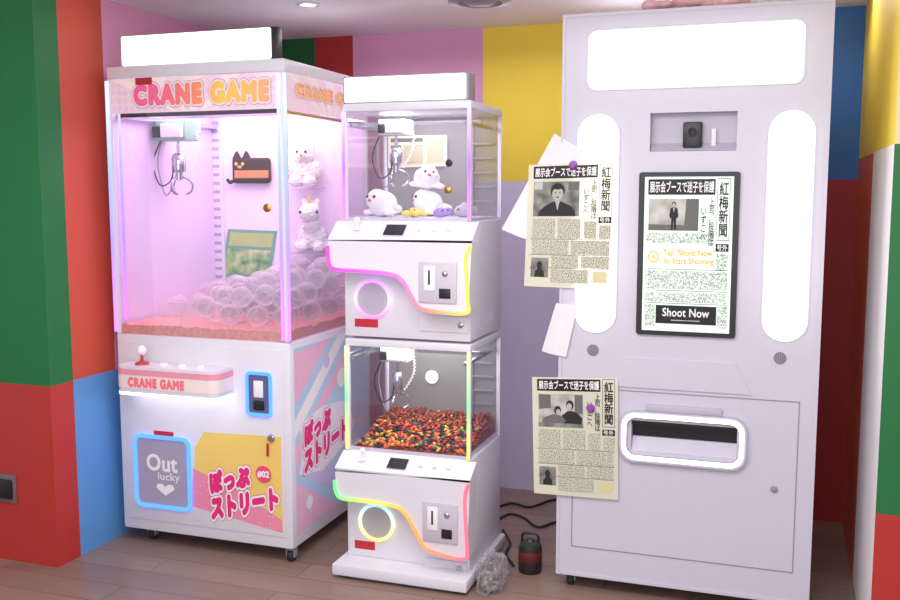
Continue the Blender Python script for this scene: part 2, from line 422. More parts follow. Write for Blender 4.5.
# ------------------------------------------------------------------ shared sub-assemblies
def caster(parent, x, y, ztop, r=.026):
    mb = MB(); mb.cyl((x, y, ztop-.012), (x, y, ztop), .024, .026, 16)
    mb.box(x-.02, x-.015, y-.014, y+.014, r*.8, ztop-.012); mb.box(x+.015, x+.02, y-.014, y+.014, r*.8, ztop-.012)
    c = obj('caster', mb, grey, parent)
    obj('wheel', MB().lathe((x, y, r), [(.004, -.013), (r*.85, -.013), (r, -.008), (r, .008), (r*.85, .013), (.004, .013)], 20, 'x'), rubber, c)
def claw(parent, c, s, boxm, bs=1.0):
    c = Vector(c)
    obj('carriage', MB().box(c.x-.08*bs, c.x+.08*bs, c.y-.06*bs, c.y+.06*bs, c.z, c.z+.085*bs, .006*s), boxm, parent)
    obj('motor', MB().box(c.x-.03*bs, c.x+.07*bs, c.y-.085*bs, c.y-.0605*bs, c.z+.012*bs, c.z+.068*bs, .004*s), letterw, parent)
    obj('circuit_box', MB().box(c.x-.075*bs, c.x-.04*bs, c.y-.078*bs, c.y-.0605*bs, c.z+.012*bs, c.z+.06*bs, .003*s), dark, parent)
    hb = MB(); hb.cyl(c+Vector((0, 0, -.06*s)), c, .008*s, .008*s, 10)
    hb.lathe(c+Vector((0, 0, -.15*s)), [(.002, 0), (.03*s, 0), (.034*s, .02*s), (.034*s, .07*s), (.022*s, .09*s), (.002, .09*s)], 20)
    hb.lathe(c+Vector((0, 0, -.19*s)), [(.002, 0), (.018*s, .005*s), (.018*s, .04*s), (.002, .04*s)], 16)
    hub = obj('claw_hub', hb, chrome, parent)
    for k in range(3):
        a = 2*pi*k/3+.5; dx, dy = cos(a), sin(a)
        pts = [c+Vector((dx*r*s, dy*r*s, z*s)) for r, z in ((.015, -.17), (.045, -.185), (.062, -.21), (.055, -.24), (.03, -.255))]
        obj('claw_finger', MB().tube(smooth_path(pts, 4), .0055*s, 8), chrome, hub)
    a = c+Vector((.085*bs, .02*s, .04*s)); pts = []
    for k in range(61):
        t = k/60; b = a+Vector((.03*s*sin(t*pi)-.05*s*t, 0, -.2*s*t))
        pts.append(b+Vector((cos(t*22*pi)*.006*s, sin(t*22*pi)*.006*s, 0)))
    obj('coiled_cable', MB().tube(pts, .0026*s, 5), letterw, parent)
    for off, dz, m_ in ((-.075, -.21, dark), (-.05, -.25, grey)):
        pts = [c+Vector(q)*s for q in ((-.06, -.03, .03), (off-.04, -.04, -.10), (off, -.05, dz), (-.02, -.04, dz+.02), (-.01, -.03, -.12))]
        obj('hose', MB().tube(smooth_path(pts, 6), .0035*s, 6), m_, parent)

# ------------------------------------------------------------------ big crane cabinet
YC = 3.41; XL = -2.715; XR = -1.867; YK = 4.22; Z0 = .066; ZT = 2.08
ZB = PY(200, 338, YC).z
cr = thing('claw_machine', 'tall white claw machine with lavender-lit glass cabinet of clear balls and a lit top sign', 'claw machine', ((XL+XR)/2, (YC+YK)/2, 0))
obj('base_cabinet', MB().box(XL, XR, YC, YK, Z0, ZB, .008), white, cr)
obj('service_door', MB().box(XL+.03, XR-.03, YC-.004, YC, Z0+.05, ZB-.03, .002), white, cr)
YF = YC-.0042
for (cx, cy) in ((XL+.1, YC+.07), (XR-.03, YC+.04), (XR-.05, YK-.08), (XL+.1, YK-.08)): caster(cr, cx, cy, Z0)
# graphic on the front
def ppoly(pts, Y): return [(q.x, q.z) for q in (PY(a, b, Y) for a, b in pts)]
g = obj('graphic_panel', MB().poly(MF(YF), ppoly([(192, 506), (283, 533), (281, 437), (204, 432), (195, 447)], YF), .0006), dots_m, cr, smooth=False)
obj('pink_dot_patch', MB().poly(MF(YF), ppoly([(192, 506), (283, 533), (282, 520), (240, 492), (193, 468)], YF), .0010), pinkdots_m, g, smooth=False)
def logo(M, u0, u1, v0, v1, body, par, f=1.0, d=.0014):
    text('lettering_edge', body, M, u0, u1, v0, v1, deeppink, par, d, .225*f, nd=20, sp=1.12)
    text('lettering_outline', body, M, u0, u1, v0, v1, letterw, par, d+.0006, .20*f, nd=20, sp=1.12)
    text('lettering', body, M, u0, u1, v0, v1, hotpink, par, d+.0012, .10*f, nd=12, sp=1.12)
M1 = MQ((212, 492), (250, 485), (248, 466), (210, 473), YF)
M2 = MQ((213, 518), (278, 508), (277, 489), (212, 499), YF)
logo(M2, 0, 1, 0, 1, 'ストリート', g)
logo(M1, 0, 1, 0, 1, 'ぽっぷ', g, d=.0032)
q = PY(264, 474, YF)
bdg = obj('badge', MB().prism(circ(q.x, q.z, .036), YF-.0060, YF-.0055), mat('badge_pink', (240, 80, 120), .4), g)
text('lettering', '#02', MF(YF), q.x-.027, q.x+.027, q.z-.014, q.z+.014, letterw, g, .0066, .05)
# prize door
x0, x1, z0, z1 = rect(138, 437, 191, 506, YC)
pd = obj('prize_door', MB().prism(rrect(x0, x1, z0, z1, .03), YC-.012, YC-.004), mat('prize_flap', (172, 166, 190), .3), cr)
obj('led_frame', MB().tube([(a, YC-.013, b) for a, b in rrect(x0, x1, z0, z1, .03)], .009, 8, True), ledblue, pd)
Md = MR(x0, x1, z0, z1, YC-.012)
text('lettering', 'Out', Md, .22, .78, .52, .75, letterw, pd, .002, .03)
text('lettering', 'lucky', Md, .42, .82, .36, .5, letterw, pd, .002, .01)
obj('heart_mark', MB().poly(Md, [(.55, .17), (.72, .27), (.70, .33), (.62, .34), (.55, .30), (.48, .34), (.40, .33), (.38, .27)], .002), letterw, pd, smooth=False)
x0, x1, z0, z1 = rect(155, 431, 174, 437, YC)
obj('red_sticker', MB().box(x0, x1, YC-.008, YC-.004, z0, z1), redst, cr)
# coin door
x0, x1, z0, z1 = rect(249, 373, 272, 414, YC)
cdn = obj('coin_door', MB().prism(rrect(x0, x1, z0, z1, .015), YC-.014, YC-.004), mat('coin_plate', (96, 100, 140), .35), cr)
obj('led_frame', MB().tube([(a, YC-.014, b) for a, b in rrect(x0, x1, z0, z1, .015)], .007, 8, True), ledblue, cdn)
xm = (x0+x1)/2
obj('coin_slot', MB().box(xm-.022, xm+.022, YC-.018, YC-.0142, z1-.10, z1-.03, .003).box(xm-.003, xm+.003, YC-.0185, YC-.018, z1-.085, z1-.045), letterw, cdn)
obj('return_cup', MB().box(xm-.025, xm+.025, YC-.018, YC-.0142, z0+.02, z0+.06, .003), dark, cdn)
q = PY(272, 438, YC)
obj('lock', MB().lathe((q.x, YC-.004, q.z), [(.001, 0), (.018, 0), (.018, .006), (.013, .012), (.001, .012)], 20, 'y'), chrome, cr)
obj('key_tag', MB().box(q.x-.018, q.x-.008, YC-.02, YC-.012, q.z-.075, q.z-.02, .003), redst, cr)
# console
D = .13
x0, x1, z0, z1 = rect(115, 369, 216, 395, YC-D)
def plan(x0, x1, y0, y1, r): return rrect(x0, x1, y0, y1, r, 5)
pts = [(x, min(y, YC-.0045)) for x, y in plan(x0, x1, YC-D, YC+.05, .04)]
cn = obj('control_console', MB().prismz(pts, z0, z1), white, cr)
def shrink(e): return [(x, min(y, YC-.0045)) for x, y in plan(x0-e, x1+e, YC-D-e, YC+.05, .04+e)]
hh = z1-z0
obj('pink_band', MB().prismz(shrink(.003), z0+.68*hh, z0+.9*hh), mat('band_pink', (244, 160, 184), .4), cn)
obj('cream_band', MB().prismz(shrink(.0025), z0+.16*hh, z0+.67*hh), mat('band_cream', (255, 236, 234), .4), cn)
obj('led_strip', MB().prismz(shrink(.001), z0-.012, z0-.002), ledwhite, cn)
text('lettering', 'CRANE GAME', MF(YC-D-.003), x0+.07, x0+.07+.55*(x1-x0), z0+.25*hh, z0+.57*hh, mat('pink_letters', (246, 120, 136), .4, emit=.1), cn, .001, .085, nd=12, sp=1.2)
q = PY(142, 360, YC-.07)
j = obj('joystick', MB().lathe((q.x, YC-.07, z1), [(.001, 0), (.03, 0), (.028, .008), (.01, .016), (.007, .018), (.007, .05), (.001, .05)], 20), mat('stick_red', (190, 70, 76), .4), cn)
obj('ball_top', MB().ell((q.x, YC-.07, z1+.06), .021, 16), letterw, cn)
for k in range(3):
    obj('button', MB().lathe((x0+.2+.09*k, YC-.065, z1), [(.001, 0), (.018, 0), (.018, .006), (.012, .010), (.001, .010)], 16), letterw, cn)
# upper frame
e = .022
for (a, b) in ((XL, YC), (XR-e, YC), (XL, YK-e), (XR-e, YK-e)): obj('corner_post', MB().box(a, a+e, b, b+e, ZB, ZT-.05, .003), white, cr)
obj('roof', MB().box(XL, XR, YC, YK, ZT-.05, ZT, .006), white, cr)
ZH0 = PY(200, 111, YC).z; ZH1 = ZT-.052
def rays(M, a, b, par):
    n = 9; c = (a+b)/2
    for k in range(0, n, 2):
        u0, u1 = a+(b-a)*k/n, a+(b-a)*(k+1)/n
        s0, s1 = c+(u0-c)*.25, c+(u1-c)*.25
        obj('ray', MB().poly(M, [(s0, ZH0+.002), (s1, ZH0+.002), (u1, ZH1-.002), (u0, ZH1-.002)], .0003), header_r, par, smooth=False)
hd = obj('header_panel', MB().box(XL+e, XR-e, YC+.001, YC+.006, ZH0, ZH1), header_m, cr)
rays(MF(YC+.001), XL+e, XR-e, hd)
hx = (PY(135, 95, YC).x, PY(268, 90, YC).x, PY(200, 102, YC).z, PY(200, 84, YC).z)
text('lettering_edge', 'CRANE GAME', MF(YC+.001), *hx, rose, hd, .0006, .19, nd=18, sp=1.22)
text('lettering_outline', 'CRANE GAME', MF(YC+.001), *hx, letterw, hd, .0014, .165, nd=18, sp=1.22)
text('lettering', 'CRANE GAME', MF(YC+.001), *hx, crane_txt, hd, .0028, .09, nd=14, sp=1.22)
hs = obj('header_panel', MB().box(XR-.006, XR-.001, YC+e, YK-e, ZH0, ZH1), header_m, cr)
rays(MS(XR-.001), YC+e, YK-e, hs)
hx = (YC+.10, YC+.74, ZH0+.06, ZH1-.04)
text('lettering_edge', 'CRANE GAME', MS(XR-.001), *hx, rose, hs, .0006, .19, nd=18, sp=1.22)
text('lettering_outline', 'CRANE GAME', MS(XR-.001), *hx, letterw, hs, .0014, .165, nd=18, sp=1.22)
text('lettering', 'CRANE GAME', MS(XR-.001), *hx, crane_txt, hs, .0028, .09, nd=14, sp=1.22)
x0, x1, z0, z1 = rect(136, 79, 152, 86, YC)
obj('red_sticker', MB().box(x0, x1, YC-.0045, YC+.0009, z0+.005, z1+.005), redst, cr)
obj('front_glass', MB().box(XL+e, XR-e, YC+.004, YC+.008, ZB, ZH0), glass, cr)
obj('side_glass', MB().box(XR-.008, XR-.004, YC+e, YK-e, ZB, ZH0), glass, cr)
obj('added_pale_panel', MB().box(XL+.004, XL+.008, YC+e, YK-e, ZB, ZH1), lavside, cr)  # opaque panel added in place of glass, pale so the interior looks lit
for a in (XL+.003, XR+.004, XR-e-.004):
    obj('led_tube', MB().cyl((a, YC-.006, ZB+.01), (a, YC-.006, ZT-.06), .0065, .0065, 10), ledlav, cr)
obj('led_tube', MB().cyl((XL+e+.012, YC+.03, ZB+.06), (XL+e+.012, YC+.03, ZH1), .006, .006, 10), ledlav, cr)
obj('back_panel', MB().box(XL+e, XR-e, YK-.02, YK-.01, ZB, ZT-.05), lavback, cr)
BED = .05
def bedz(x, y): return ZB+BED-.008+.011*mn.noise(Vector((x*24, y*24, 3)))+.006*mn.noise(Vector((x*60, y*60, 9)))
obj('prize_filler', MB().field(XL+e+.001, XR-e-.001, YC+.01, YK-.022, ZB, bedz, 60, 56), pinkbed, cr)
# slotted rail
q = PY(216, 200, YK-.04)
rl = obj('slotted_rail', MB().box(q.x-.038, q.x+.038, YK-.035, YK-.021, ZB+BED, ZH0), white, cr)
sl = MB()
for k in range(22): sl.box(q.x-.022, q.x+.022, YK-.0365, YK-.0352, ZB+.09+k*.043, ZB+.106+k*.043)
obj('rail_slots', sl, mat('slot_grey', (176, 168, 190), .5), rl)
# gantry
zg = PY(180, 116, 3.75).z
gm = MB(); gm.box(XL+.03, XR-.03, 3.74, 3.76, zg-.012, zg+.012); gm.box(XL+.02, XL+.04, YC+.03, YK-.03, zg-.03, zg-.012); gm.box(XR-.04, XR-.02, YC+.03, YK-.03, zg-.03, zg-.012)
obj('gantry_rail', gm, chrome, cr)
obj('rail_cover', MB().box(XL+.03, XR-.03, YC+.03, YC+.045, ZH0-.014, ZH0+.005), dark, cr)
q = PY(178, 141, 3.75)
claw(cr, (q.x, 3.75, q.z), .95, mat('carriage_green', (150, 200, 172), .35), 1.05)
# chute
q0 = PY(182, 320, YC+.02)
ch = MB(); cx0, cx1, cy0, cy1 = XL+.03, q0.x, YC+.02, YC+.26; zc0, zc1 = ZB+BED-.02, ZB+.11
ch.box(cx0, cx1, cy1-.004, cy1, zc0, zc1); ch.box(cx1-.004, cx1, cy0, cy1-.004, zc0, zc1)
obj('chute_wall', ch, capm, cr)
# side graphics
sg = obj('side_graphic', MB().box(XR, XR+.001, YC+.03, YK-.03, Z0+.06, ZB-.03), side_m, cr)
a0_, b0_, c0_, c1_ = YC+.03, YK-.03, Z0+.06, ZB-.03
obj('pink_stripe', MB().poly(MS(XR), [(a0_, c1_-.02), (a0_, c1_-.24), (a0_+.34, c1_)], .0014), side_p, sg, smooth=False)
obj('pink_stripe', MB().poly(MS(XR), [(a0_, c0_), (a0_+.4, c0_), (a0_, c0_+.22)], .0014), side_p, sg, smooth=False)
obj('lavender_stripe', MB().poly(MS(XR), [(a0_, c0_+.26), (a0_+.5, c0_+.02), (a0_+.5, c0_+.12), (a0_, c0_+.34)], .0014), side_l, sg, smooth=False)
obj('white_stripe', MB().poly(MS(XR), [(a0_, c1_-.30), (a0_+.42, c1_), (a0_+.52, c1_), (a0_, c1_-.38)], .0015), letterw, sg, smooth=False)
obj('pink_stripe', MB().poly(MS(XR), [(a0_, c1_-.42), (a0_+.6, c1_), (a0_+.7, c1_), (a0_, c1_-.50)], .0015), side_p, sg, smooth=False)
y0s = YC+.08
for k, (yy, zz, rr, mm_) in enumerate(((a0_+.09, c1_-.40, .035, letterw), (a0_+.30, c1_-.10, .03, side_l), (a0_+.38, c0_+.30, .04, side_p), (a0_+.12, c0_+.10, .03, letterw), (a0_+.45, c1_-.2, .045, letterw))):
    obj('dot', MB().poly(MS(XR), circ(yy, zz, rr, 20), .0017), mm_, sg, smooth=False)
obj('burst', MB().poly(MS(XR), [(y0s-.02, .37), (y0s+.2, .33), (y0s+.45, .40), (y0s+.55, .47), (y0s+.42, .60), (y0s+.2, .62), (y0s-.02, .58), (y0s+.02, .5)], .0020), mat('burst_white', (246, 240, 252), .5), sg, smooth=False)
def MT(u, v, d): return Vector((XR+d, u, v+.14*(u-y0s)))
logo(MT, y0s+.03, y0s+.44, .365, .45, 'ストリート', sg, d=.0026)
logo(MT, y0s+.03, y0s+.27, .48, .565, 'ぽっぷ', sg, d=.0046)
# top sign
x0, x1, z0, z1 = rect(121, 31, 277, 60, YC+.04)
sn = obj('top_sign', MB().box(x0, x1, YC+.04, YC+.085, ZT, z1, .004), dark, cr)
obj('sign_face', MB().prism(rrect(x0+.006, x1-.026, ZT+.006, z1-.004, .008), YC+.034, YC+.04), signw, sn)
zs1 = PY(305, 187, YK-.08).z; zs2 = PY(312, 252, YK-.09).z
for (pxs, zz) in ((304, zs1), (311, zs2)):
    xx = PY(pxs, 200, YK-.08).x
    obj('shelf', MB().box(xx-.09, xx+.09, YK-.16, YK-.021, zz-.006, zz-.0005), capm, cr)

# prizes in the big cabinet
def plush(name, label, loc, spheres, m, eyes=(), er=.007, nose=None, group=None, rz=0, extra=(), fluff=.002):
    t = thing(name, label, 'plush toy', loc, group, rz)
    obj('body', blob(spheres, .005, fluff=fluff), m, t, local=True)
    for p in eyes: obj('eye', MB().ell(p, er, 10), black, t, local=True)
    if nose: obj('nose', MB().ell(nose, (.008, .005, .006), 10), mat('nose_pink', (200, 120, 130), .5), t, local=True)
    for (nm, sph, mm) in extra: obj(nm, blob(sph, .004), mm, t, local=True)
    return t
def sc_(l, k): return [((c[0]*k, c[1]*k, c[2]*k), tuple(v*k for v in (r if isinstance(r, tuple) else (r, r, r)))) for c, r in l]
xb = PY(304, 165, YK-.08).x
plush('bear_plush', 'white fluffy bear plush on the upper shelf behind the side glass', (xb, YK-.085, zs1),
      [((0, 0, .07), (.062, .048, .066)), ((0, -.01, .155), (.055, .046, .05)), ((-.042, 0, .2), .02), ((.042, 0, .2), .02), ((-.065, -.015, .085), (.026, .024, .04)), ((.065, -.015, .085), (.026, .024, .04)), ((-.035, -.035, .026), (.03, .038, .026)), ((.035, -.035, .026), (.03, .038, .026)), ((0, -.048, .145), (.024, .018, .018))],
      plushw, ((-.02, -.053, .166), (.02, -.053, .166)), nose=(0, -.069, .15), rz=.3, fluff=.008)
k = 1.12
plush('horse_plush', 'white horned horse plush with pale pink mane on the lower shelf behind the side glass', (PY(312, 230, YK-.09).x, YK-.09, zs2),
      sc_([((0, .005, .065), (.062, .052, .062)), ((.0, -.025, .125), (.042, .042, .05)), ((0, -.045, .17), (.044, .048, .042)), ((-.028, -.02, .212), (.012, .012, .02)), ((.028, -.02, .212), (.012, .012, .02)), ((-.035, -.045, .024), (.024, .032, .024)), ((.035, -.045, .024), (.024, .032, .024)), ((-.052, .01, .027), (.024, .03, .027)), ((.052, .01, .027), (.024, .03, .027))], k),
      plushw, ((-.04, -.083, .194), (.04, -.083, .194)), rz=.3, fluff=.006,
      extra=[('mane', sc_([((0, -.02, .208), (.018, .03, .016)), ((0, .008, .175), (.016, .02, .035)), ((0, .02, .135), (.014, .014, .03))], k), mat('mane_pink', (246, 214, 228), .9)), ('horn', sc_([((0, -.06, .22), (.008, .008, .024))], k), mat('horn_gold', (235, 205, 120), .5))])
q = PY(250, 168, YK-.06)
brown = mat('cat_brown', (60, 45, 41), .9, scale=120)
t = thing('cat_cushion', 'flat boxy dark brown cat-shaped cushion with tan band hanging on the back panel', 'plush toy', (q.x, YK-.045, q.z-.075))
mb = MB(); mb.box(-.105, .105, -.02, .02, 0, .125, .018, 4)
for sx in (-.082, -.028): mb.loft([[Vector((sx+a, b, .118)) for a, b in ((-.022, -.012), (.022, -.012), (.022, .012), (-.022, .012))], [Vector((sx+a, b, .158)) for a, b in ((-.004, -.004), (.004, -.004), (.004, .004), (-.004, .004))]])
mb.tube(smooth_path([(-.10, 0, .015), (-.125, 0, .005), (-.14, 0, .02)], 4), .009, 8)
obj('body', mb, brown, t, local=True)
obj('tan_band', MB().box(-.085, .1055, -.0207, -.0202, .026, .064), mat('band_tan', (196, 142, 90), .9), t, local=True)
for sx in (-.075, -.038): obj('eye', MB().ell((sx, -.0205, .095), (.009, .002, .009), 12), mat('eye_yellow', (235, 200, 90), .5), t, local=True)
obj('muzzle', MB().ell((-.056, -.0205, .080), (.013, .003, .008), 12), mat('muzzle_tan', (205, 170, 130), .9), t, local=True)
M = MQ((221, 277), (270, 280), (277, 231), (228, 229), YK-.024)
t = thing('prize_poster', 'teal and green poster card hung on the pink back panel above the clear balls', 'poster', M(.5, 0, 0))
s_ = obj('card', MB().grid(M, 1, 1), mat('card_teal', (110, 180, 150), .5), t, smooth=False)
obj('card_picture', MB().quad(M, .06, .94, .08, .6, .001), ramp_mat('card_green', [(.3, (80, 150, 96)), (.5, (150, 200, 130)), (.7, (220, 224, 160))], scale=18), s_, smooth=False)
obj('card_band', MB().quad(M, .06, .94, .66, .94, .001), mat('card_lime', (180, 206, 130), .5), s_, smooth=False)
q = PY(267, 208, YC)
obj('front_lock', MB().lathe((q.x, YC+.004, q.z), [(.001, 0), (.017, 0), (.017, .006), (.010, .010), (.001, .010)], 20, 'y'), brass, cr)
# clear balls, dropped one by one into a loose heap
RB = .045
cap = MB().ell((0, 0, 0), RB, 30); cap.tube([((RB+.0003)*cos(2*pi*k/30), (RB+.0003)*sin(2*pi*k/30), 0) for k in range(30)], .0012, 5, True)
bmesh.ops.recalc_face_normals(cap.bm, faces=cap.bm.faces)
capme = bpy.data.meshes.new('capsule_ball'); cap.bm.to_mesh(capme); cap.bm.free(); finish(capme, capm)
rb = RB+.002; zl = ZB+BED+RB-.003
xa, xb_, ya, yb = XL+.075, XR-.056, YC+.066, YK-.08
pos = []
def rest(x, y):
    z = zl
    for (a, b, c) in pos:
        d2 = (x-a)**2+(y-b)**2
        if d2 < 4*rb*rb: z = max(z, c+math.sqrt(4*rb*rb-d2))
    return z
def allowed(x, y): return not (x < q0.x+.06 and y < YC+.32)
for n in range(100):
    best = None
    for k in range(70):
        x = random.uniform(xa, xb_); y = random.uniform(ya, yb)
        if not allowed(x, y): continue
        z = rest(x, y)
        s = z-.16*(x-xa)/(xb_-xa)-.08*(y-ya)/(yb-ya)
        if best is None or s < best[0]: best = (s, x, y, z)
    if best[3] < ZB+.28: pos.append(best[1:])
for pp in pos:
    o = bpy.data.objects.new('capsule_ball', capme); C.objects.link(o); o.location = pp
    o.rotation_euler = (random.uniform(-1, 1), random.uniform(-1, 1), random.uniform(0, 3))
    setp(o, 'clear plastic capsule ball in the pile inside the big claw cabinet', 'capsule', 'clear capsule balls in the big claw cabinet')

# ------------------------------------------------------------------ double-deck mini crane
YM = 3.45; X0 = -1.636; X1 = -1.104; YMB = 3.88; YP = 3.365
zf = lambda y: PY(407, y, YM).z
mm = thing('mini_claw_machine', 'narrow white two-tier mini claw machine between the big claw machine and the photo booth', 'claw machine', ((X0+X1)/2, 3.6, 0))
bz = PY(334, 564, 3.34).z
obj('plinth', MB().box(X0-.02, X1+.02, 3.34, YMB+.02, .015, bz, .006), white, mm)
for a in (X0+.03, X1-.03):
    for b in (3.38, YMB-.03): obj('foot_pad', MB().cyl((a, b, 0), (a, b, .015), .018, .018, 12), rubber, mm)
zt = zf(102)
miniback = glass_mat('hazy_back', (206, 214, 210), .30, .45, 1, (236, 240, 236), .35)
def tier(nm, zb0, zb1, zg1, cons, led, ledv, ring, coin, stick, plate):
    obj(nm+'_body', MB().box(X0, X1, YM, YMB, zb0, zb1, .006), white, mm)
    e = .016
    for a in (X0, X1-e):
        for b in (YM, YMB-e): obj('corner_post', MB().box(a, a+e, b, b+e, zb1, zg1-.03, .002), white, mm)
    obj('top_panel', MB().box(X0, X1, YM, YMB, zg1-.03, zg1, .004), white, mm)
    obj('front_glass', MB().box(X0+e, X1-e, YM+.003, YM+.006, zb1, zg1-.03), glass, mm)
    obj('side_glass', MB().box(X1-.006, X1-.003, YM+e, YMB-e, zb1, zg1-.03), glass, mm)
    obj('side_glass', MB().box(X0+.003, X0+.006, YM+e, YMB-e, zb1, zg1-.03), glass, mm)
    obj('back_panel', MB().box(X0+e, X1-e, YMB-.012, YMB-.006, zb1, zg1-.03), miniback, mm)
    obj('bed', MB().box(X0+e, X1-e, YM+.008, YMB-.013, zb1, zb1+.012), white, mm)
    for a in (X0+.006, X1-.006):
        obj('led_tube', MB().cyl((a, YM-.007, zb1+.005), (a, YM-.007, zg1-.03), .0065, .0065, 8), ledv, mm)
    gr = MB(); zz = zg1-.075
    gr.box(X0+.02, X1-.02, YM+.19, YM+.205, zz, zz+.016); gr.box(X0+.02, X0+.034, YM+.02, YMB-.02, zz-.014, zz); gr.box(X1-.034, X1-.02, YM+.02, YMB-.02, zz-.014, zz)
    obj('gantry_rail', gr, chrome, mm)
    claw(mm, (X0+.15, YM+.19, zz-.04), .8, mat('carriage_white', (214, 218, 216), .4), .75)
    rv = MB()
    rv.box(X1-.15, X1-.12, YMB-.022, YMB-.0125, zb1+.05, zg1-.06)
    for k in range(5): rv.box(X1-.13, X1-.03, YMB-.02, YMB-.0125, zb1+.07+k*.06, zb1+.078+k*.06)
    obj('slotted_rail', rv, grey, mm)
    # console
    oc = ppoly(cons, YP)
    co = obj('control_panel', MB().prism(oc, YP, YM-.001), white, mm)
    ztop = max(b for a, b in oc)-.004; xa_ = min(a for a, b in oc); xb_ = max(a for a, b in oc)
    obj('console_top', MB().prismx([(YP, ztop), (YM-.001, zb1-.002), (YM-.001, ztop-.01), (YP, ztop-.008)], xa_, xb_), white, mm)
    Mt = lambda u, v, d: Vector((xa_+u*(xb_-xa_), YP+v*(YM-YP)-d*.4, ztop+v*(zb1-ztop)+d))
    obj('display', MB().quad(Mt, .38, .52, .2, .75, .004), dark, mm, smooth=False)
    for u in (.62, .72, .82): obj('button', MB().ell(Mt(u, .5, .004), (.011, .011, .006), 14), letterw, mm)
    bj = Mt(.18, .5, .0)
    obj('joystick', MB().lathe(bj, [(.001, 0), (.016, 0), (.014, .006), (.005, .01), (.005, .03), (.011, .034), (.012, .042), (.006, .05), (.001, .051)], 16), letterw, mm)
    lp = [(q.x, YP-.004, q.z) for q in (PY(a, b, YP) for a, b in led)]
    obj('led_outline', MB().tube(smooth_path(lp, 5), .0075, 8), ledpink if nm == 'upper' else ledgreen, co)
    # prize ring
    q = PY(ring[0], ring[1], YM); r = .073
    hole = obj('prize_flap', MB().prism(circ(q.x, q.z, r), YM-.004, YM), mat(nm+'_flap', (184, 178, 194) if nm == 'upper' else (182, 182, 184), .3), mm)
    obj('led_ring', MB().tube([(a, YM-.007, b) for a, b in circ(q.x, q.z, r, 40)], .0070, 8, True), ramp_mat('upper_ring', [(0, (255, 130, 225)), (.5, (250, 210, 255)), (1, (195, 130, 255))], axis=2, emit=1.6) if nm == 'upper' else ramp_mat('lower_ring', [(0, (255, 225, 110)), (.55, (240, 250, 200)), (1, (140, 190, 255))], axis=2, emit=1.6), hole)
    # coin plate
    a0, a1, c0, c1 = rect(*coin, YP)
    cp = obj('coin_plate', MB().box(a0, a1, YP-.008, YP, c0, c1, .003), mat(nm+'_plate', (206, 200, 212), .35), mm)
    w = a1-a0; h = c1-c0
    obj('coin_slot', MB().box(a0+.15*w, a0+.45*w, YP-.012, YP-.0082, c0+.3*h, c1-.1*h, .002), letterw, cp)
    obj('slit', MB().box(a0+.27*w, a0+.32*w, YP-.013, YP-.0121, c0+.45*h, c1-.2*h), black, cp)
    obj('return_slot', MB().box(a0+.55*w, a0+.85*w, YP-.011, YP-.0082, c0+.12*h, c0+.36*h, .001), dark, cp)
    obj('push_button', MB().ell((a0+.7*w, YP-.009, c0+.72*h), (.012, .006, .012), 14), chrome, cp)
    a0, a1, c0, c1 = rect(*stick, YM)
    obj('red_sticker', MB().box(a0, a1, YM-.002, YM, c0, c1), redst, mm)
    a0, a1, c0, c1 = rect(*plate, YM)
    a1 = min(a1, X1-.008)
    lk = obj('lock_plate', MB().box(a0, a1, YM-.006, YM, c0, c1, .002), white, mm)
    obj('lock', MB().lathe((a1-.03, YM-.006, (c0+c1)/2), [(.001, 0), (.012, 0), (.012, .006), (.001, .008)], 16, 'y'), chrome, lk)
zu0 = zf(339); zu1 = zf(221)
zl1 = zf(455); zl_top = zf(341)
tier('upper', zu0, zu1, zt, [(328, 240), (472, 240), (468, 314), (432, 312), (419, 306), (411, 293), (404, 282), (393, 275), (345, 271), (330, 268)],
     [(328, 246), (329, 262), (335, 269), (360, 271), (390, 274), (402, 280), (410, 293), (418, 306), (432, 311), (466, 313), (468, 300), (466, 260), (471, 246)], ledpur, (373, 299), (419, 262, 457, 303), (355, 319, 378, 327), (420, 316, 469, 332))
tier('lower', bz, zl1, zl_top-.002, [(335, 472), (470, 480), (467, 560), (437, 554), (424, 547), (416, 530), (408, 516), (396, 507), (352, 500), (337, 495)],
     [(335, 480), (336, 490), (342, 498), (365, 501), (394, 506), (406, 514), (415, 530), (424, 546), (437, 553), (464, 559), (467, 545), (465, 500), (469, 484)], ledyel, (377, 522), (423, 503, 458, 542), (355, 541, 375, 549), (425, 560, 467, 572))
x0, x1, z0, z1 = rect(343, 74, 469, 97, YM+.02)
sn = obj('top_sign', MB().box(x0, x1, YM+.02, YM+.10, zt, z1, .004), grey, mm)
obj('sign_face', MB().prism(rrect(x0+.008, x1-.012, zt+.008, z1-.006, .006), YM+.015, YM+.02), signw, sn)
obj('side_vent', MB().box(X1, X1+.001, YM+.12, YM+.3, zu0+.05, zu0+.09), white, mm)

# prizes in the upper tier
zb = zu1+.012
seal = lambda s: [((0, 0, .05*s), (.06*s, .05*s, .05*s)), ((0, -.03*s, .065*s), (.045*s, .04*s, .042*s)), ((0, .055*s, .03*s), (.03*s, .04*s, .02*s)), ((-.055*s, -.02*s, .018*s), (.03*s, .02*s, .012*s)), ((.055*s, -.02*s, .018*s), (.03*s, .02*s, .012*s))]
def sealat(px, py, Y, z, s, label, group=None, rz=0):
    x = PY(px, py, Y).x
    return plush('seal_plush', label, (x, Y, z), seal(s), plushw, ((-.018*s, -.064*s, .078*s), (.018*s, -.064*s, .078*s)), .006*s, (0, -.071*s, .064*s), group, rz, fluff=.003)
sealat(383, 206, 3.55, zb, 1.05, 'round white seal plush at the front left of the upper small cabinet', rz=-.4)
o_ = sealat(426, 186, 3.73, zb+.112, .92, 'round white seal plush lying highest in the upper small cabinet', rz=.5); o_.rotation_euler = (0, .08, .5)
sealat(430, 205, 3.74, zb, 1.05, 'white seal plush under the top one in the upper small cabinet', rz=-.9)
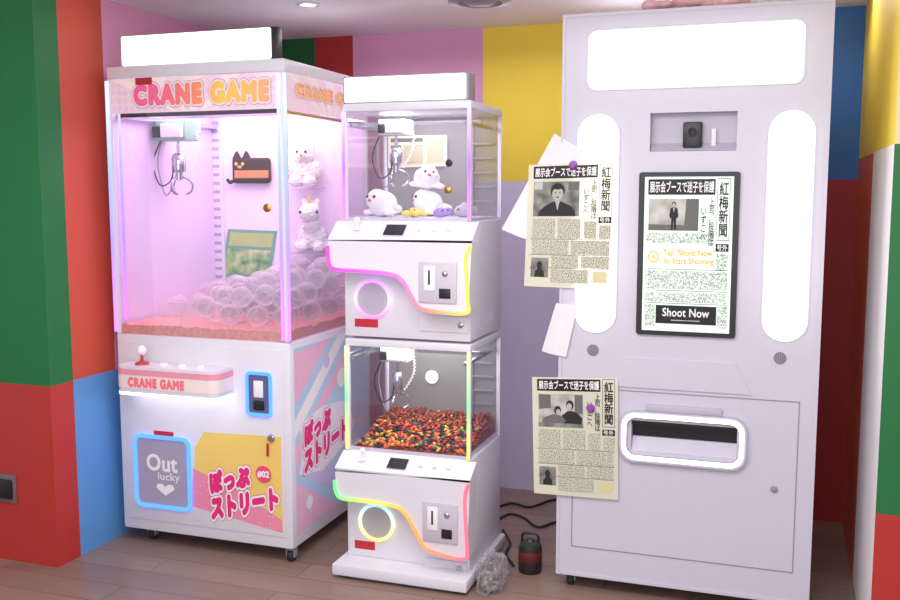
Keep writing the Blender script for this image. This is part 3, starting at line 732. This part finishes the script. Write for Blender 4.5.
plush('star_plush', 'small pale yellow plush lying flat at the front of the upper small cabinet', (PY(414, 212, 3.52).x, 3.52, zb),
      [((0, 0, .02), (.028, .026, .02)), ((-.035, .005, .015), (.022, .013, .013)), ((.035, .005, .015), (.022, .013, .013)), ((0, .03, .02), (.014, .022, .014)), ((-.02, -.026, .014), (.014, .016, .012)), ((.02, -.026, .014), (.014, .016, .012))], mat('plush_yellow', (240, 214, 110), .95), ((-.010, -.02, .03), (.010, -.02, .03)), .0035)
plush('bean_plush', 'small violet bean-shaped plush beside the yellow one in the upper small cabinet', (PY(441, 213, 3.52).x, 3.52, zb),
      [((0, 0, .02), (.034, .02, .02)), ((.025, .01, .024), (.018, .016, .018))], mat('plush_violet', (176, 150, 214), .95), ((.012, -.018, .028), (.03, -.006, .03)), .0035)
plush('fish_plush', 'small grey and white fish plush at the right of the upper small cabinet', (PY(464, 206, 3.6).x, 3.6, zb),
      [((0, 0, .025), (.042, .025, .025)), ((.045, 0, .028), (.014, .006, .022)), ((0, 0, .05), (.015, .006, .012))], mat('plush_grey', (190, 190, 205), .95), ((-.025, -.021, .032),), .004, rz=.4)
t_M = MQ((388, 168), (447, 166), (447, 135), (388, 136), YMB-.023)
t = thing('notice_sheet', 'wide beige newspaper-style printed sheet on the back panel of the upper small cabinet', 'notice', t_M(.5, 0, 0))
s_ = obj('sheet', MB().grid(t_M, 1, 1), mat('notice_beige', (226, 218, 184), .7), t, smooth=False)
nt = MB()
for (a, b, c, d) in ((.27, .60, .1, .70), (.66, .95, .1, .9)): nt.quad(t_M, a, b, c, d, .001)
obj('print', nt, print_mat('notice_print', (130, 120, 98), (222, 214, 182)), s_, smooth=False)
obj('heading', MB().quad(t_M, .05, .60, .80, .92, .001), photo_gr, s_, smooth=False)
obj('printed_photo', MB().quad(t_M, .05, .23, .14, .70, .001), photo_bg, s_, smooth=False)

# prizes in the lower tier
zb = zl1+.012
hx0, hx1, hy0, hy1 = X0+.022, X1-.022, YM+.016, YMB-.024
def hz(x, y):
    v = (y-hy0)/(hy1-hy0)
    h = .018+.062*v+.006*sin(x*40)*sin(y*37)
    if x < hx0+.14: h *= .45+.55*max(0, min(1, (y-hy0-.05)/.2))
    return h
hm = MB().field(hx0, hx1, hy0, hy1, zb, lambda x, y: zb+max(.002, hz(x, y)-.012), 14, 14)
def sweet(mb, M):
    q = MB(); q.ell((0, 0, 0), (.0105, .0075, .007), 10)
    for sgn in (-1, 1):
        q.loft([[Vector((sgn*.009, .0025*cos(a), .0025*sin(a))) for a in [k*pi/3 for k in range(6)]], [Vector((sgn*.0165, .007*cos(a), .0025*sin(a))) for a in [k*pi/3 for k in range(6)]]])
    bmesh.ops.recalc_face_normals(q.bm, faces=q.bm.faces)
    me = bpy.data.meshes.new('t'); q.bm.to_mesh(me); q.bm.free(); me.transform(M); mb.bm.from_mesh(me); bpy.data.meshes.remove(me)
cm = MB(); sweet(cm, Matrix.Identity(4))
colr = dict(red=(196, 48, 42), black=(24, 22, 26), orange=(234, 124, 54), yellow=(228, 192, 80), green=(74, 120, 84))
kinds = ['red', 'black', 'orange', 'black', 'red', 'black', 'orange', 'yellow', 'green', 'black', 'red']
cmes = {}
for k, c in colr.items():
    me = bpy.data.meshes.new('sweet_'+k); cm.bm.to_mesh(me); finish(me, mat('wrap_'+k, c, .35)); cmes[k] = me
cells = []
y = hy0+.012
while y < hy1-.008:
    x = hx0+.014+random.uniform(0, .01)
    while x < hx1-.012:
        cells.append((x, y)); x += .0195
    y += .0185
cnt = 0
for (x, y) in cells:
    loc = Vector((x+random.uniform(-.004, .004), y+random.uniform(-.004, .004), zb+hz(x, y)-.004+random.uniform(-.001, .006)))
    rot = (random.uniform(-.5, .5), random.uniform(-.5, .5), random.uniform(0, pi))
    if cnt < 295:
        k = random.choice(kinds)
        o = bpy.data.objects.new('wrapped_sweet', cmes[k]); C.objects.link(o); o.location = loc; o.rotation_euler = rot
        setp(o, 'small %s wrapped sweet on the heap in the lower small cabinet' % k, 'sweet', k+' wrapped sweets in the lower small cabinet'); cnt += 1
    else:
        sweet(hm, Matrix.Translation(loc) @ Euler(rot).to_matrix().to_4x4())
obj('candy_heap', hm, ramp_mat('heap_mix', [(.3, (24, 20, 22)), (.42, (196, 48, 42)), (.48, (26, 22, 24)), (.54, (234, 124, 54)), (.58, (24, 20, 22)), (.65, (196, 48, 42)), (.7, (210, 180, 80))], scale=70, const=True), label='mass of small red, orange and black wrapped sweets filling the lower small cabinet', cat='sweets', kind='stuff', recalc=False)
q = PY(432, 377, YMB-.014)
obj('round_speaker', MB().lathe((q.x, YMB-.0125, q.z), [(.001, 0), (.03, 0), (.03, .006), (.001, .006)], 24, 'y'), letterw, mm)
for (a, b) in ((449, 163), (448, 190)):
    q = PY(a, b, YM)
    obj('front_lock', MB().lathe((q.x, YM+.003, q.z), [(.001, 0), (.014, 0), (.014, .006), (.008, .01), (.001, .01)], 18, 'y'), dark if b == 163 else brass, mm)

# ------------------------------------------------------------------ photo booth
YB = 3.55
BX0 = (PY(562, 15, YB).x+PY(557, 572, YB).x)/2; BX1 = (PY(838, 60, YB).x+PY(806, 560, YB).x)/2
BZ0 = PY(557, 573, YB).z; BZ1 = PY(562, 15, YB).z
bo = thing('photo_booth', 'tall white photo booth with glowing light panels, touch screen and newspapers stuck on it', 'photo booth', ((BX0+BX1)/2, YB+.4, 0))
obj('body', MB().box(BX0, BX1, YB+.05, YB+.85, BZ0, BZ1, .004), boothw, bo)
def plate(X0, X1, Z0, Z1, Ya, Yb, holes):
    xs = sorted({X0, X1, *[h[0] for h in holes], *[h[1] for h in holes]}); zs = sorted({Z0, Z1, *[h[2] for h in holes], *[h[3] for h in holes]})
    mb = MB()
    def inh(x, z): return any(h[0] < x < h[1] and h[2] < z < h[3] for h in holes)
    V = {}
    def v(x, y, z):
        k = (round(x, 5), round(y, 5), round(z, 5))
        if k not in V: V[k] = mb.bm.verts.new((x, y, z))
        return V[k]
    for i in range(len(xs)-1):
        for j in range(len(zs)-1):
            a, b, c, d = xs[i], xs[i+1], zs[j], zs[j+1]
            if inh((a+b)/2, (c+d)/2): continue
            mb.bm.faces.new((v(a, Ya, c), v(b, Ya, c), v(b, Ya, d), v(a, Ya, d)))
    def side(x0, x1, z0, z1):
        q = [(x0, z0), (x1, z0), (x1, z1), (x0, z1)]
        for k in range(4):
            a = q[k]; b = q[(k+1) % 4]
            mb.bm.faces.new([mb.bm.verts.new(p) for p in ((a[0], Ya, a[1]), (b[0], Ya, b[1]), (b[0], Yb, b[1]), (a[0], Yb, a[1]))])
    side(X0, X1, Z0, Z1)
    for h in holes: side(*h)
    return mb
hc = rect(650, 112, 737, 151, YB); hs_ = rect(631, 424, 737, 455, YB)
obj('front_panel', plate(BX0, BX1, BZ0, BZ1, YB, YB+.05, [hc, hs_]), boothw, bo, smooth=False, recalc=False)
def panel(nm, r, rad, m):
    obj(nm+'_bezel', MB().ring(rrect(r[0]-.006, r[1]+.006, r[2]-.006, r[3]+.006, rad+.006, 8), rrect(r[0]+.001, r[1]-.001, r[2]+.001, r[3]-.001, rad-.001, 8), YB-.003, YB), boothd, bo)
    return obj(nm, MB().prism(rrect(r[0], r[1], r[2], r[3], rad, 8), YB-.008, YB), m, bo)
panel('top_light', rect(589, 26, 804, 86, YB), .03, lightw)
rL = rect(577, 115, 617, 332, YB); rR = rect(766, 111, 811, 341, YB)
panel('side_light', rL, (rL[1]-rL[0])/2-.002, lightw)
panel('side_light', rR, (rR[1]-rR[0])/2-.002, lightw)
# camera recess
a0, a1, c0, c1 = hc
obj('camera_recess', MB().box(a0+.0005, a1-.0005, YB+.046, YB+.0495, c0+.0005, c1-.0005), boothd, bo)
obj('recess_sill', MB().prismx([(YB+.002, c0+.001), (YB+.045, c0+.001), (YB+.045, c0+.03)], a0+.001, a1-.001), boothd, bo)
x0, x1, z0, z1 = rect(683, 122, 702, 148, YB+.02)
cmr = obj('camera', MB().box(x0, x1, YB+.012, YB+.045, z0, z1, .005), dark, bo)
obj('lens', MB().lathe(((x0+x1)/2, YB+.012, (z0+z1)/2+.01), [(.001, 0), (.017, 0), (.017, .008), (.012, .008), (.010, .003), (.001, .003)], 20, 'y'), black, cmr)
x0, x1, z0, z1 = rect(711, 128, 716, 146, YB+.02)
obj('latch', MB().box(x0, x1, YB+.03, YB+.045, z0, z1, .002), white, bo)
# screen
fx = rect(638, 172, 738, 336, YB)
sc = obj('screen', MB().prism(rrect(fx[0], fx[1], fx[2], fx[3], .01), YB-.012, YB), dark, bo)
wbo = (fx[1]-fx[0])*.06
scr = (fx[0]+wbo, fx[1]-wbo, fx[2]+wbo*.8, fx[3]-wbo*.8)

def newspaper(M, par, pm, im, kind):
    """a printed front page; u, v run 0..1 over the sheet"""
    ex = .02 if kind == 0 else 0
    obj('headline_band', MB().quad(M, .06-ex, .80, .885, .985, .0006), black, par, smooth=False)
    text('headline', '展示会ブースで迷子を保護', M, .08-ex, .785, .90, .972, letterw, par, .0012, .022, nd=4)
    text('masthead', '紅\n梅\n新\n聞', M, .845, .945, .62, .965, black, par, .0012, .02, .95, nd=4)
    mb = MB()
    for (a, b, c, d) in ((.82, .965, .985, .99), (.82, .965, .595, .60), (.82, .826, .595, .99), (.959, .965, .595, .99)): mb.quad(M, a, b, c, d, .0006)
    obj('masthead_box', mb, photo_gr, par, smooth=False)
    obj('extra_box', MB().quad(M, .82, .965, .525, .575, .0006), black, par, smooth=False)
    text('lettering', '号外', M, .835, .95, .53, .57, letterw, par, .0012, .015, nd=4)
    text('subheading', '上\n司\n、\n段\n階\nは', M, .735, .795, .56, .865, photo_dk, par, .0012, .015, .9, nd=4)
    text('subheading', 'い\nず\nこ\nへ', M, .645, .705, .60, .80, photo_dk, par, .0012, .015, .9, nd=4)
    # photograph on the page
    v0 = .655 if kind == 0 else .58
    obj('printed_photo', MB().quad(M, .05 if kind == 0 else .07, .62 if kind == 0 else .60, v0, .86, .0006), photo_bg if kind == 1 else photo_lt, par, smooth=False)
    def P(fn, pts, m, d): obj(fn, MB().poly(M, pts, d), m, par, smooth=False)
    def el(cx, cy, rx, ry, n=18, a0=0, a1=2*pi): return [(cx+rx*cos(a0+(a1-a0)*k/n), cy+ry*sin(a0+(a1-a0)*k/n)) for k in range(n)]
    if kind == 1:        # half-length man, dark jacket, dark hair
        P('printed_jacket', [(.13, .581), (.56, .581), (.55, .625), (.50, .665), (.42, .69), (.385, .70), (.315, .70), (.27, .69), (.20, .66), (.14, .62)], photo_dk, .0010)
        P('printed_shirt', [(.325, .70), (.375, .70), (.352, .625)], photo_lt, .0013)
        P('printed_neck', [(.322, .73), (.378, .73), (.372, .69), (.35, .675), (.328, .69)], photo_sk, .0014)
        P('printed_hair', el(.35, .785, .082, .062), photo_dk, .0015)
        P('printed_face', el(.35, .762, .064, .052), photo_sk, .0017)
        P('printed_fringe', [(.288, .79), (.30, .80), (.35, .795), (.40, .80), (.412, .79), (.40, .83), (.35, .838), (.30, .83)], photo_dk, .0019)
        for a in (.326, .374): P('printed_eye', el(a, .770, .010, .005, 8), photo_dk, .0019)
        P('printed_mouth', [(.328, .738), (.372, .738), (.36, .728), (.34, .728)], photo_dk, .0019)
        P('printed_window', [(.08, .80), (.17, .80), (.17, .855), (.08, .855)], photo_lt, .0009)
        P('printed_window', [(.47, .79), (.59, .79), (.59, .855), (.47, .855)], photo_gr, .0009)
    elif kind == 2:      # two people leaning together at a counter
        P('printed_wall', [(.08, .73), (.22, .74), (.22, .855), (.08, .855)], photo_gr, .0009)
        P('printed_wall', [(.50, .70), (.595, .70), (.595, .855), (.50, .855)], photo_gr, .0009)
        P('printed_jacket', [(.36, .60), (.58, .60), (.59, .66), (.54, .70), (.47, .722), (.42, .72), (.35, .68)], photo_dk, .0010)
        P('printed_hair', el(.445, .768, .045, .042), photo_dk, .0012)
        P('printed_face', el(.437, .755, .031, .030), photo_sk, .0014)
        P('printed_coat', [(.10, .60), (.35, .60), (.40, .64), (.33, .68), (.25, .69), (.13, .66)], photo_gr, .0011)
        P('printed_hair', el(.30, .722, .042, .038), photo_dk, .0013)
        P('printed_face', el(.308, .708, .028, .026), photo_sk, .0015)
        P('printed_counter', [(.07, .581), (.60, .581), (.60, .612), (.07, .618)], photo_bg, .0016)
    else:                # one small person standing full length
        P('printed_ground', [(.05, v0), (.62, v0), (.62, .69), (.05, .695)], photo_gr, .0009)
        P('printed_wall', [(.46, .69), (.62, .69), (.62, .86), (.48, .86)], photo_gr, .0008)
        def T(l): return [(.34+(a-.34)*.62, .66+(b-.565)*.62) for a, b in l]
        P('printed_trousers', T([(.29, .565), (.325, .565), (.338, .66), (.352, .565), (.387, .565), (.385, .70), (.295, .70)]), photo_dk, .0012)
        P('printed_coat', T([(.275, .685), (.405, .685), (.425, .71), (.405, .785), (.36, .80), (.32, .80), (.275, .785), (.255, .71)]), photo_dk, .0013)
        P('printed_shirt', T([(.322, .795), (.358, .795), (.34, .74)]), photo_lt, .0015)
        P('printed_hair', T(el(.34, .832, .036, .026)), photo_dk, .0014)
        P('printed_face', T(el(.34, .822, .027, .023)), photo_sk, .0016)
    # columns of fine text
    tb = MB(); tb.quad(M, .83, .96, .40, .51, .0007)
    if kind == 0:
        blocks = ((.03, .96, .275, .395), (.03, .96, .19, .255), (.03, .15, .03, .175), (.86, .97, .03, .175), (.03, .80, .575, .64))
        rules = (.264, .181, .403)
    else:
        blocks = ((.07, .33, .40, .56), (.36, .62, .40, .56), (.66, .80, .40, .54), (.07, .49, .27, .385), (.52, .95, .27, .385), (.30, .61, .165, .26), (.64, .95, .165, .26), (.30, .72, .04, .15))
        rules = (.392, .264, .157)
    for (a, b, c, d) in blocks: tb.quad(M, a, b, c, d, .0007)
    obj('article_text', tb, im, par, smooth=False)
    tb = MB()
    for v in rules: tb.quad(M, .05, .96, v, v+.004, .0008)
    obj('column_rules', tb, photo_gr, par, smooth=False)
    if kind:
        obj('small_photo', MB().quad(M, .07, .27, .08, .24, .0008), photo_bg, par, smooth=False)
        P('printed_figure', [(.11, .082), (.23, .082), (.22, .13), (.19, .15), (.205, .19), (.17, .215), (.135, .19), (.15, .15), (.12, .13)], photo_dk, .0012)
        obj('small_advert', MB().quad(M, .77, .93, .05, .14, .0008), mat('advert', (220, 214, 168), .7), par, smooth=False)

Msc = MR(*scr, YB-.0125)
obj('screen_page', MB().quad(Msc, 0, 1, 0, 1, 0), screenw, sc, smooth=False)
newspaper(Msc, sc, screenw, screenink, 0)
text('prompt', 'Tap "Shoot Now"\nto Start Shooting', Msc, .23, .81, .43, .535, orange_t, sc, .003, .022, 1.0, nd=6)
asp = (scr[3]-scr[2])/(scr[1]-scr[0])
ec = (.12, .485)
em = lambda r: [(ec[0]+r*cos(2*pi*k/24), ec[1]+r/asp*sin(2*pi*k/24)) for k in range(24)]
obj('emblem', MB().poly(Msc, em(.07), .002), gold_t, sc, smooth=False)
obj('emblem_centre', MB().poly(Msc, em(.05), .0026), screenw, sc, smooth=False)
obj('emblem_star', MB().poly(Msc, [(ec[0]+(.038 if k % 2 == 0 else .016)*cos(pi/2+k*pi/5), ec[1]+(.038 if k % 2 == 0 else .016)/asp*sin(pi/2+k*pi/5)) for k in range(10)], .003), gold_t, sc, smooth=False)
obj('shoot_button', MB().quad(Msc, .16, .85, .05, .17, .003), black, sc, smooth=False)
text('lettering', 'Shoot Now', Msc, .24, .77, .098, .152, letterw, sc, .004, .02, nd=4)
obj('button_underline', MB().quad(Msc, .34, .67, .070, .076, .0036), photo_lt, sc, smooth=False)
# speakers
for (a, b) in ((593, 350), (780, 358)):
    q = PY(a, b, YB); mb = MB().lathe((q.x, YB, q.z), [(.001, 0), (.022, 0), (.022, .003), (.001, .004)], 24, 'y')
    s_ = obj('speaker', mb, grey, bo)
    hm = MB()
    for rr, nn_ in ((.006, 5), (.012, 9), (.018, 13)):
        for k in range(nn_):
            hm.prism(circ(q.x+rr*cos(2*pi*k/nn_), q.z+rr*sin(2*pi*k/nn_), .0018, 6), YB-.0046, YB-.0032)
    obj('speaker_holes', hm, dark, s_)
# slot
a0, a1, c0, c1 = hs_
x0, x1, z0, z1 = rect(620, 413, 747, 465, YB)
o_ = rrect(x0, x1, z0, z1, .055, 6); i_ = rrect(x0+.026, x1-.026, z0+.026, z1-.026, .036, 6)
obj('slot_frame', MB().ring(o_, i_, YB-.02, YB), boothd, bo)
o2 = rrect(x0+.010, x1-.010, z0+.010, z1-.010, .048, 6); i2 = rrect(x0+.025, x1-.025, z0+.025, z1-.025, .037, 6)
obj('slot_light', MB().ring(o2, i2, YB-.023, YB-.0205), lightw, bo)
hh = c1-c0
obj('slot_back', MB().box(a0+.0005, a1-.0005, YB+.046, YB+.0495, c0, c1), dark, bo)
obj('slot_tray', MB().prismx([(YB+.001, c0+.0005), (YB+.045, c0+.0005), (YB+.045, c0+.42*hh), (YB+.035, c0+.42*hh)], a0+.001, a1-.001), mat('tray_lilac', (196, 191, 208), .3), bo)
obj('slot_roof', MB().box(a0+.001, a1-.001, YB+.002, YB+.045, c1-.012, c1-.001), dark, bo)
x0, x1, z0, z1 = rect(646, 406, 722, 413, YB)
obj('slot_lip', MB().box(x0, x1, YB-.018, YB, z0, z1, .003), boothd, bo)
# lower door and inset
x0, x1, z0, z1 = rect(572, 394, 797, 560, YB)
dd = obj('lower_door', MB().ring([(x0, z0), (x1, z0), (x1, z1), (x0, z1)], [(x0+.004, z0+.004), (x1-.004, z0+.004), (x1-.004, z1-.004), (x0+.004, z1-.004)], YB-.0015, YB), mat('seam_grey', (150, 146, 164), .5), bo, smooth=False)
q = PY(774, 489, YB)
obj('lock', MB().lathe((q.x, YB, q.z), [(.001, 0), (.013, 0), (.013, .005), (.001, .007)], 18, 'y'), chrome, dd)
x0, x1, z0, z1 = rect(625, 360, 735, 390, YB)
obj('card_ledge', MB().prism([(x0-.06, z0), (x1+.06, z0), (x1, z1), (x0, z1)], YB-.006, YB), boothw, bo)
obj('top_rim', MB().ring([(BX0, BZ0), (BX1, BZ0), (BX1, BZ1), (BX0, BZ1)], [(BX0+.012, BZ0+.012), (BX1-.012, BZ0+.012), (BX1-.012, BZ1-.012), (BX0+.012, BZ1-.012)], YB-.004, YB), boothw, bo, smooth=False)
for (cx, cy) in ((BX0+.05, YB+.05), (BX1-.05, YB+.05), (BX0+.05, YB+.78), (BX1-.05, YB+.78)): caster(bo, cx, cy, BZ0)

# newspapers taped to the booth
def sheet(bl, br, tr, tl, Y, kind, label):
    M = MQ(bl, br, tr, tl, Y)
    t = thing('newspaper', label, 'newspaper', M(.5, 0, 0), 'sample newspapers stuck on the booth')
    s = obj('sheet', MB().grid(M, 6, 10), paper, t)
    newspaper(M, s, paper, newsink, kind)
    return M
Yp = YB-.014
Ma = sheet((524, 286), (613, 290), (616, 162), (529, 165), Yp, 1, 'upper newspaper sheet stuck across the left light of the booth, with a half-length portrait')
Mb = sheet((534, 493), (618, 500), (618, 378), (532, 377), Yp, 2, 'lower newspaper sheet stuck on the left edge of the booth, with a two-figure picture')
for (M, u, v, l) in ((Ma, .52, .985, 'purple magnet at the top edge of the upper newspaper'), (Mb, .69, .75, 'purple magnet on the picture of the lower newspaper')):
    c = M(u, v, .002)
    obj('magnet', MB().lathe(c, [(.001, 0), (.016, 0), (.017, .003), (.013, .008), (.009, .012), (.012, .018), (.010, .022), (.001, .023)], 20, 'y'), purple, label=l, cat='magnet')
M0 = MQ((497, 230), (548, 246), (583, 150), (553, 133), YB-.0105)
obj('paper_sheet', MB().grid(lambda u, v, d: M0(u, v, 0)+Vector((0, .14*max(0, .45-u)*(1-.6*v), 0)), 12, 12), sheetw, label='plain white sheet curling out behind the upper newspaper', cat='paper')
M1_ = MQ((540, 352), (566, 357), (578, 305), (556, 303), YB-.0105)
obj('paper_sheet', MB().grid(lambda u, v, d: M1_(u, v, 0)+Vector((0, .06*max(0, .45-u)*(1-v), 0)), 6, 8), sheetw, label='small white paper corner sticking out of the booth side below the upper newspaper', cat='paper')

# cloth on the booth roof
q = PY(690, 6, YB+.05)
sph = []
for k in range(16):
    a = random.uniform(-.16, .16); sph.append(((q.x+a, YB+.09+random.uniform(-.04, .06), BZ1+.02), (random.uniform(.03, .06), random.uniform(.03, .05), random.uniform(.014, .028))))
for a in (-.02, .05, .09): sph.append(((q.x+a, YB+.07, BZ1+.03), (.02, .03, .045)))
me = blob(sph, .006, 3)
zmin = min(v.co.z for v in me.vertices); me.transform(Matrix.Translation((0, 0, BZ1-zmin)))
obj('cloth', me, mat('pink_cloth', (240, 190, 192), .9, var=.15, scale=25), label='crumpled pale pink cloth lying on the roof of the photo booth', cat='cloth')

# ------------------------------------------------------------------ things on the floor
def crumple(c, r, seed, amp=1.0, sub=5):
    mb = MB(); bmesh.ops.create_icosphere(mb.bm, subdivisions=sub, radius=1)
    s = Vector((seed, seed*2.1, seed*.7))
    for v in mb.bm.verts:
        d = v.co.normalized()
        k = .98+amp*(.20*mn.noise(d*1.6+s)-.34*abs(mn.noise(d*2.6+s*2))-.16*abs(mn.noise(d*5.5+s)))
        v.co = Vector((d.x*r[0]*k, d.y*r[1]*k, max(-.55*r[2], d.z*r[2]*k)))+Vector(c)
    return mb
q = PZ(484, 598, 0)
bc = (X1+.02+.066, q.y+.11)
mb = crumple((bc[0], bc[1], .045), (.064, .12, .10), 2.3)
zmin = min(v.co.z for v in mb.bm.verts)
for v in mb.bm.verts: v.co.z -= zmin
t = thing('plastic_bundle', 'crumpled plastic-wrapped grey bundle on the floor beside the two-tier machine', 'bundle', (bc[0], bc[1], 0))
obj('wrapping', mb, glass_mat('wrap_film', (246, 246, 248), .10, .8, 1, (232, 230, 234), .25), t, smooth=True)
mb = crumple((bc[0], bc[1], .042), (.044, .085, .062), 5.1, 1.1)
zmin = min(v.co.z for v in mb.bm.verts)
for v in mb.bm.verts: v.co.z += .004-zmin
obj('contents', mb, ramp_mat('bundle_grey', [(.3, (84, 78, 74)), (.48, (136, 128, 122)), (.6, (180, 172, 166)), (.72, (100, 94, 90))], scale=30), t)
q = PZ(530, 571, 0)
t = thing('canister', 'short dark red and black canister with top handle on the floor beside the booth', 'canister', q)
r = .048
obj('body', MB().lathe(q, [(.001, 0), (r*.94, 0), (r, .008), (r, .105), (r*.94, .112), (.001, .112)], 28), mat('canister_dark', (44, 34, 36), .5), t)
obj('red_label', MB().lathe(q, [(r+.0004, .050), (r+.001, .051), (r+.001, .090), (r+.0004, .091)], 28), mat('canister_red', (104, 32, 36), .5), t)
obj('lid', MB().lathe(q+Vector((0, 0, .112)), [(.001, 0), (r*.88, 0), (r*.86, .012), (r*.4, .016), (r*.3, .026), (.001, .026)], 24), mat('lid_green', (50, 62, 52), .4), t)
hp = [q+Vector(v) for v in ((-r*.7, 0, .124), (-r*.7, 0, .148), (-r*.45, 0, .160), (r*.45, 0, .160), (r*.7, 0, .148), (r*.7, 0, .124))]
obj('handle', MB().tube(smooth_path(hp, 5), .006, 8), dark, t)
def cable(pts, label):
    w = [PZ(a, b, .006) for a, b in pts]
    obj('power_cable', MB().tube(smooth_path(w, 6), .006, 8), rubber, label=label, cat='cable')
cable([(500, 506), (512, 503), (528, 507), (540, 504), (552, 500), (575, 498)], 'black power cable running along the wall behind the booth')
cable([(497, 520), (510, 514), (524, 518), (538, 527), (556, 522), (580, 520)], 'black power cable looping in front of the other, beside the canister')
cable([(503, 530), (510, 543), (506, 554), (514, 566)], 'short black cable trailing beside the two-tier machine towards the bundle')

# ------------------------------------------------------------------ light
def area(name, loc, rot, sx, sy, e, c):
    l = bpy.data.lights.new(name, 'AREA'); l.shape = 'RECTANGLE'; l.size = sx; l.size_y = sy; l.energy = e; l.color = lin(c)[:3]
    o = bpy.data.objects.new(name, l); C.objects.link(o); o.location = loc; o.rotation_euler = rot; return o
area('ceiling_lamp', (-.9, 1.6, ZC-.02), (0, 0, 0), 2.2, 1.6, 58, (253, 250, 250))
area('added_front_fill', (-.3, -1.2, 1.9), (radians(84), 0, radians(12)), 2.6, 1.4, 26, (248, 248, 255))  # unseen fill light added behind the camera to brighten the whole view
area('added_ceiling_fill', (-.6, -.2, 1.0), (radians(172), 0, 0), 2.4, 1.0, 50, (255, 250, 248))  # unseen upward fill added low by the camera to lift the ceiling
area('ceiling_lamp', (-.9, 4.2, ZC-.02), (radians(-12), 0, 0), 2.6, .3, 10, (254, 249, 252))
area('cabinet_lamp', ((XL+XR)/2, (YC+YK)/2, ZT-.06), (0, 0, 0), .7, .6, 9, (255, 222, 250))
area('cabinet_lamp', ((X0+X1)/2, (YM+YMB)/2, zt-.04), (0, 0, 0), .4, .3, 2.6, (250, 248, 252))
area('cabinet_lamp', ((X0+X1)/2, (YM+YMB)/2, zl_top-.04), (0, 0, 0), .4, .3, 3.0, (248, 254, 244))
w = bpy.data.worlds.new('world'); SC.world = w; w.use_nodes = True
w.node_tree.nodes['Background'].inputs[0].default_value = (.88, .89, .98, 1); w.node_tree.nodes['Background'].inputs[1].default_value = .64
